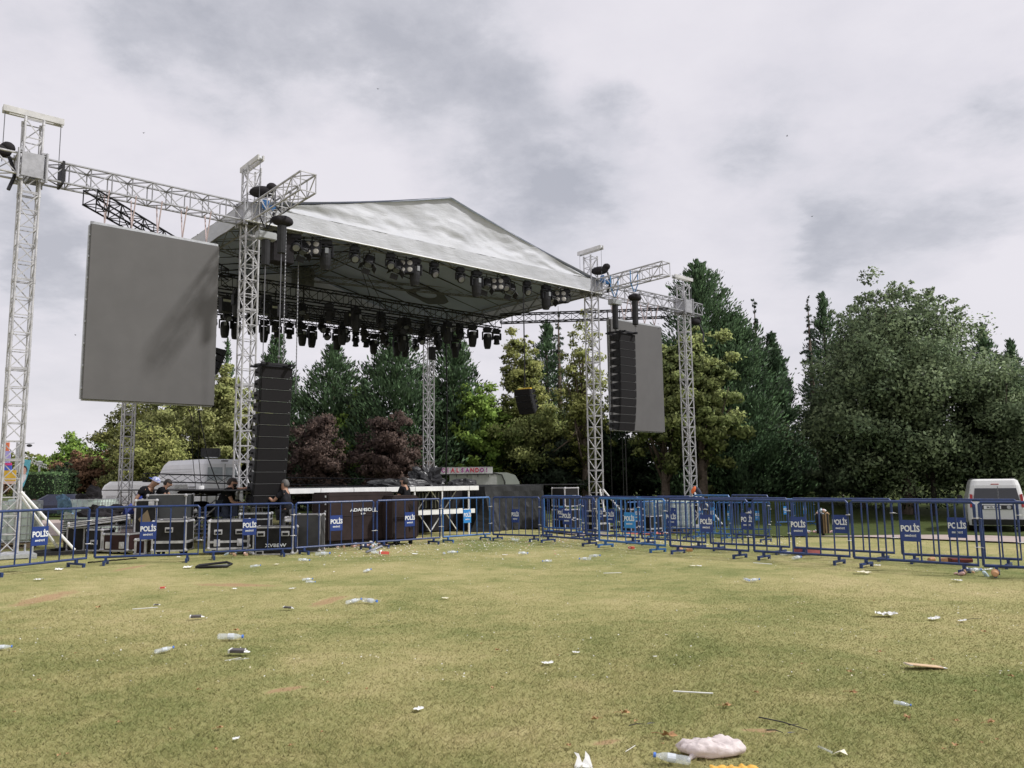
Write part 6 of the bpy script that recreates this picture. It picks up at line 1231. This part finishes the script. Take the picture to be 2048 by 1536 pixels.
for i, a in enumerate([(1333, 1478, 1.05, 'large brown leaf left of the pink carrier bag'), (1247, 1432, .75, 'curled brown leaf up and left of the large leaf'), (1192, 1444, .6, 'small leaf further left of the curled leaf'), (1450, 1417, .7, 'brown leaf right above the pink carrier bag'), (1703, 1390, .65, 'pale butterfly shaped leaf at the right'), (1761, 1308, .5, 'pale leaf above the butterfly shaped one'), (1816, 1441, .6, 'brown leaf beside the small clear bottle at the lower right'), (1979, 1451, .6, 'dark red leaf near the lower right corner'), (2020, 1357, .5, 'pale leaf at the right edge'), (437, 1462, .5, 'reddish leaf in the lower left lawn'), (985, 1381, .4, 'small orange leaf in the lower middle lawn'), (470, 1264, .7, 'orange leaf above the crushed bottle with dark label'), (196, 1218, .8, 'dark leaf in the far left lawn'), (995, 1304, .5, 'dull brown leaf in the centre lawn'), (1511, 1389, .4, 'little tan leaf in the right centre lawn'), (1910, 1497, .5, 'brown leaf at the lower right'), (398, 1384, .4, 'faded leaf in the left lower lawn'), (1968, 1267, .6, 'round pale leaf near the right edge'), (1137, 1497, .4, 'small pinkish leaf at the bottom centre'), (1700, 1348, .5, 'reddish brown leaf in the right lawn')]): lit('lf', a[0], a[1], a[3], None, a[2]*1.15, GL)
rnl = random.Random(5)
for k in range(34): lit('lf', rnl.uniform(20, 2030), 1180+340*rnl.random()**.8, 'tiny dry leaf lying loose in the grass', None, rnl.uniform(.22, .42), 'tiny dry leaves strewn over the lawn')
for a in [('str', 1386, 1394, 'long white straw lying level in the lower right lawn', -1, 1.25), ('str', 1261, 1505, 'short cream stick at the bottom left of the carrier bag', 48, .45), ('str', 466, 1324, 'pale bent stick below the dark carton, left half', 18, .6), ('str', 484, 1324, 'pale bent stick below the dark carton, right half', -14, .6), ('str', 1225, 1150, 'thin white straw in mid right lawn', 2, 1.3), ('str', 290, 1222, 'thin pale straw in the left lawn', 8, 1.3), ('str', 1525, 1131, 'pale straw below the right barriers', 2, 1.5)]: lit(*a, group='straws and sticks on the lawn')
for o in col.objects:
    if o.get('label') == 'long tan paper tray lying on the right lawn': o.scale = (1.35, 1.2, .45)
lit('can', 768, 1112, 'red and white crushed carton beside the long silver pouch', 20, 1.2); lit('can', 325, 1180, 'red scrap of carton in the left lawn', 10, .45); lit('can', 1263, 1100, 'red brown can under the right barriers', 20, .8)
lit('pet', 755, 1110, 'clear film under the long silver pouch', 0, 2.2); lit('pet', 1030, 1083, 'clear bag before the barrier at the fence corner', 0, 1.8)
# long silver pouch
p = G(748, 1108); t = thing('silver_pouch', 'long dark and silver pouch propped on rubbish before the narrow brown cover', 'pouch', p, R(38)); m = MB(); m.cbox((0, 0, .10), (.42, .10, .05), .02, (0, R(-16), 0)); m.build('pouch_body', mat('silver_film', (.32, .33, .36), .35, .3, .2, 10), t, True)
# black tray
p = G(428, 1136); t = thing('black_tray', 'long black broken plastic tray lying near the left fence', 'tray', p, R(8)); m = MB()
m.path([(-.30, -.05, .03), (-.28, .07, .05), (.20, .11, .09), (.30, .05, .06), (.24, -.06, .03), (-.30, -.05, .03)], .024, 6); m.build('rim', BLKP, t, True); m = MB(); m.box((-.02, .02, .03), (.5, .10, .012), (R(12), R(-4), 0)); m.build('base', mat('tray_grey', (.16, .17, .15), .5), t)
# red crate
p = G(1615, 1110); t = thing('red_crate', 'faded red plastic crate lying under the barriers beside bottles', 'crate', p, R(6)); 
for (c, d) in (((0, 0, .015), (.42, .26, .02)), ((0, -.13, .07), (.42, .012, .12)), ((0, .13, .07), (.42, .012, .12)), ((-.21, 0, .07), (.012, .26, .12)), ((.21, 0, .07), (.012, .26, .12))): m = MB(); m.cbox(c, d, .004); m.build('side' if d[2] > .05 else 'bottom', mat('faded_red', (.42, .12, .13), .6, 0, .2, 7), t)
p = G(1920, 1126); t = thing('dark_red_tray', 'dark red flat box under the last but one barrier', 'box', p, R(-4)); m = MB(); m.cbox((0, 0, .05), (.36, .2, .07), .01); m.build('box_body', mat('maroon', (.12, .02, .02), .6), t); m = MB(); m.box((0, -.102, .07), (.34, .006, .015)); m.build('stripe', mat('stripe_red', (.4, .1, .08), .6), t)
# pink carrier bag
def bagv(a, b, c): return a
p = G(1424, 1512); t = thing('carrier_bag', 'thin pinkish white plastic carrier bag lying on the grass at the bottom', 'plastic bag', p, R(0)); mb = MB(); nu, nv = 90, 44; vs = []
outl = lambda an: .125+.022*math.cos(2*an)+.012*math.sin(3*an+1)
for j_ in range(nv+1):
    for i in range(nu):
        f = j_/nv; an = 2*PI*i/nu; r_ = outl(an)*math.sin(f*PI)**.62*1.12; zz = math.cos(f*PI); x = r_*math.cos(an)*1.10; y = r_*math.sin(an)*.72
        h = .045*(1+.1*math.sin(an*2)); z = h+(h*zz if zz > 0 else h*.97*zz); nn = mn_.noise((x*22, y*40, z*10)); cr = abs(mn_.noise((x*26+9+nn, y*12+x*16, 5)))*1.1+.6*abs(mn_.noise((x*45+y*50, y*30-x*20, 2))); z = max(.003, z+(.012*nn-.013*cr)*max(0, zz+.3)); vs.append((x*(1+.12*nn), y*(1+.15*nn), z))
mb.add(vs, [(j_*nu+i, (j_+1)*nu+i, (j_+1)*nu+(i+1) % nu, j_*nu+(i+1) % nu) for j_ in range(nv) for i in range(nu)])
def bagmat():
    m = bpy.data.materials.new('pink_plastic'); m.use_nodes = True
    global nt; nt = m.node_tree; nt.nodes.clear(); out = N('ShaderNodeOutputMaterial'); q = N('ShaderNodeBsdfPrincipled', Roughness=.32); q.inputs['Base Color'].default_value = (.88, .80, .78, 1)
    g_ = N('ShaderNodeTexCoord'); mp = N('ShaderNodeMapping'); mp.inputs['Scale'].default_value = (1, 2.2, 1); mp.inputs['Rotation'].default_value = (0, 0, .5); L(g_.outputs['Object'], mp.inputs[0]); b_ = N('ShaderNodeBump', Strength=.5, Distance=.012); L(noise(mp.outputs[0], 26, 5, .6, 1.6), b_.inputs['Height']); L(b_.outputs[0], q.inputs['Normal'])
    tr = N('ShaderNodeBsdfTranslucent'); tr.inputs[0].default_value = (.88, .76, .74, 1); mx = N('ShaderNodeMixShader'); mx.inputs[0].default_value = .35; L(q.outputs[0], mx.inputs[1]); L(tr.outputs[0], mx.inputs[2]); L(mx.outputs[0], out.inputs[0]); return m
PINK = bagmat(); mb.f = [f_[::-1] for f_ in mb.f]; mb.build('bag_body', PINK, t, True)
for k, (pts_, rs_) in enumerate((([(-.10, .02, .045), (-.145, .045, .05), (-.165, .05, .035), (-.16, .02, .02)], [.032, .030, .026, .008]), ([(-.09, -.04, .03), (-.125, -.065, .02), (-.145, -.085, .01)], [.025, .014, .008]), ([(.11, .0, .04), (.145, .015, .04), (.16, .0, .02)], [.04, .036, .012]))):
    m = MB(); m.path(pts_, rs_, 10); m.build('handle', PINK, t, True)
# white torn plastic at the bottom edge
p = G(1166, 1532); t = thing('torn_white_plastic', 'white torn plastic cut by the bottom edge of the picture', 'plastic scrap', p, 0); m = MB(); m.add([(-.05, -.03, .0), (-.03, .0, .045), (-.045, .02, .065), (-.02, .01, .06), (-.005, -.01, .02), (.01, .0, .04), (.015, .015, .072), (.035, .01, .05), (.05, -.03, .0), (0, -.05, .01)], [(0, 1, 2, 3, 4), (4, 5, 6, 7, 8), (0, 4, 9), (4, 8, 9)]); m.build('plastic', PAPER, t)
p = G(1473, 1540); t = thing('yellow_cloth', 'flat yellow orange cloth cut by the bottom edge', 'cloth', p, 0); sheet(lambda a, b: (-.14+.25*a, -.12+.135*b, .018+.010*mn_.noise((a*8, b*6, 0))+.004*math.sin(a*30)), 30, 14, 'fabric', t, mat('yellow_towel', (.72, .42, .08), .9, 0, .15, 30, .5, 120))
p = G(1672, 1512); t = thing('torn_film', 'torn yellowish plastic film with a long clear tail at the lower right', 'plastic film', p, 0)
m = MB(); m.add([(-.02, .0, .01), (.015, -.02, .03), (.055, -.025, .012), (.055, .02, .03), (.02, .022, .018)], [(0, 1, 4), (1, 2, 3, 4)]); m.build('film', CREAMP, t); m = MB(); m.add([(-.02, .0, .012), (-.012, .012, .02), (-.055, .10, .025), (-.062, .105, .015)], [(0, 1, 2, 3)]); m.build('tail', PET, t)
def twig(label, a, b, r=.004, fork=None):
    p = G(*a); q = G(*b); t = thing('twig', label, 'twig', (p.x, p.y, p.z+.02), 0, 'dark twigs on the lawn'); d = q-p; m = MB(); m.path([(0, 0, 0), d*.5+Vector((.004, .006, .006)), d], [r, r*.9, r*.5], 5)
    if fork: f = G(*fork)-p; m.path([d*.62, f], [r*.8, r*.4], 5)
    m.build('stem', mat('dark_twig', (.035, .03, .03), .8), t)
twig('long black forked twig right of the carrier bag', (1518, 1441), (1616, 1467), .0045, (1598, 1455)); twig('short dark twig below the forked one', (1533, 1467), (1566, 1472)); twig('thin black twig beside a white scrap in the right lawn', (1928, 1244), (1962, 1241), .003); twig('dark twig with feather left of the long straw', (1258, 1458), (1290, 1455), .003)
for lb, px, py in (('dark grey feather lying left above the carrier bag', 1302, 1453), ('small purple grey feather right of the carrier bag', 1583, 1472)):
    p = G(px, py); t = thing('feather', lb, 'feather', (p.x, p.y, p.z+.018), R(15)); m = MB(); m.add([(-.03, 0, 0), (-.01, -.009, .004), (.03, 0, .002), (-.01, .009, .004)], [(0, 1, 2, 3)]); m.build('vane', mat('feather_grey', (.07, .07, .10), .6), t)
p = G(245, 1125); t = thing('black_cable', 'black cable lying in waves on the grass under the second barrier', 'cable', p, 0); a, b = G(176, 1127), G(276, 1118); m = MB(); m.path([a.lerp(b, k/16)-p+Vector((0, .06*math.sin(k*1.9), .02)) for k in range(17)], .014, 6); m.build('cable', RUB, t, True)
# confetti: countless scraps along the stage front
def confetti():
    n = 5200; co = []; u = RNG.random(n)
    for k in range(n):
        if k < 1500: px = 640+RNG.random()*520; py = 1072+abs(RNG.normal())*16+max(0, (900-px))*.07
        elif k < 2000: px = 1180+RNG.random()*420; py = 1070+RNG.random()*22
        elif k < 3000: px = RNG.random()*2048; py = 1110+RNG.random()**2*260
        else: px = 560+RNG.random()*900; py = 1086+abs(RNG.normal())*24
        p = G(px, py); s_ = RNG.uniform(.006, .022)*(1.3 if k < 2000 else .55); a = RNG.random()*PI; t_ = RNG.normal()*.4; c, s = math.cos(a)*s_, math.sin(a)*s_; z = p.z+.022
        co += [(p.x-c, p.y-s, z), (p.x+s*.6, p.y-c*.6, z+t_*s_*.5), (p.x+c, p.y+s, z+abs(t_)*s_), (p.x-s*.6, p.y+c*.6, z)]
    me = bpy.data.meshes.new('confetti'); me.from_pydata(co, [], [(4*i, 4*i+1, 4*i+2, 4*i+3) for i in range(n)]); me.update()
    me.materials.append(mat('confetti_white', (.66, .60, .44), .7)); me.materials.append(mat('confetti_pink', (.55, .25, .20), .7)); me.materials.append(PAPER)
    me.polygons.foreach_set('material_index', [(0 if RNG.random() < .55 else 2) if i >= 1100 or RNG.random() < .7 else 1 for i in range(n)])
    o = bpy.data.objects.new('confetti', me); col.objects.link(o); tag(o, 'countless small scraps and confetti scattered on the grass by the barriers', 'confetti', kind='stuff')
confetti()
p = G(700, 1092); junk('low pile of coloured rubbish under the wide brown cover', (p.x, p.y, 0), 30, .55, .08, 11); p = G(750, 1094); junk('rubbish with green bits under the barrier joint by the narrow brown cover', (p.x, p.y, 0), 20, .3, .09, 12); p = G(1945, 1150); junk('bits of rubbish round the barrier foot near the right edge', (p.x, p.y, 0), 7, .25, .04, 13); p = G(480, 1110); junk('crumpled silver foil under the case with butterfly latches', (p.x, p.y, 0), 10, .35, .05, 14)
# birds far off in the sky
for i, (x, y, Y) in enumerate(((1574, 272, 90), (1624, 433, 90), (287, 266, 90), (756, 178, 90), (151, 670, 90))):
    t = thing('bird', 'tiny bird flying %s' % ('right of the middle of the sky, upper one', 'right of the middle of the sky, lower one', 'above the left beam', 'in the dark cloud', 'beside the left screen')[i], 'bird', A(x, y, Y), R(40*i), 'birds in the sky'); m = MB(); m.ball((0, 0, 0), (.13, .04, .04), 8, 5)
    for s_ in (-1, 1): m.add([(-.04, 0, .02), (.05, 0, .02), (.0, s_*.24, .09)], [(0, 1, 2)])
    m.build('body', BLK, t)
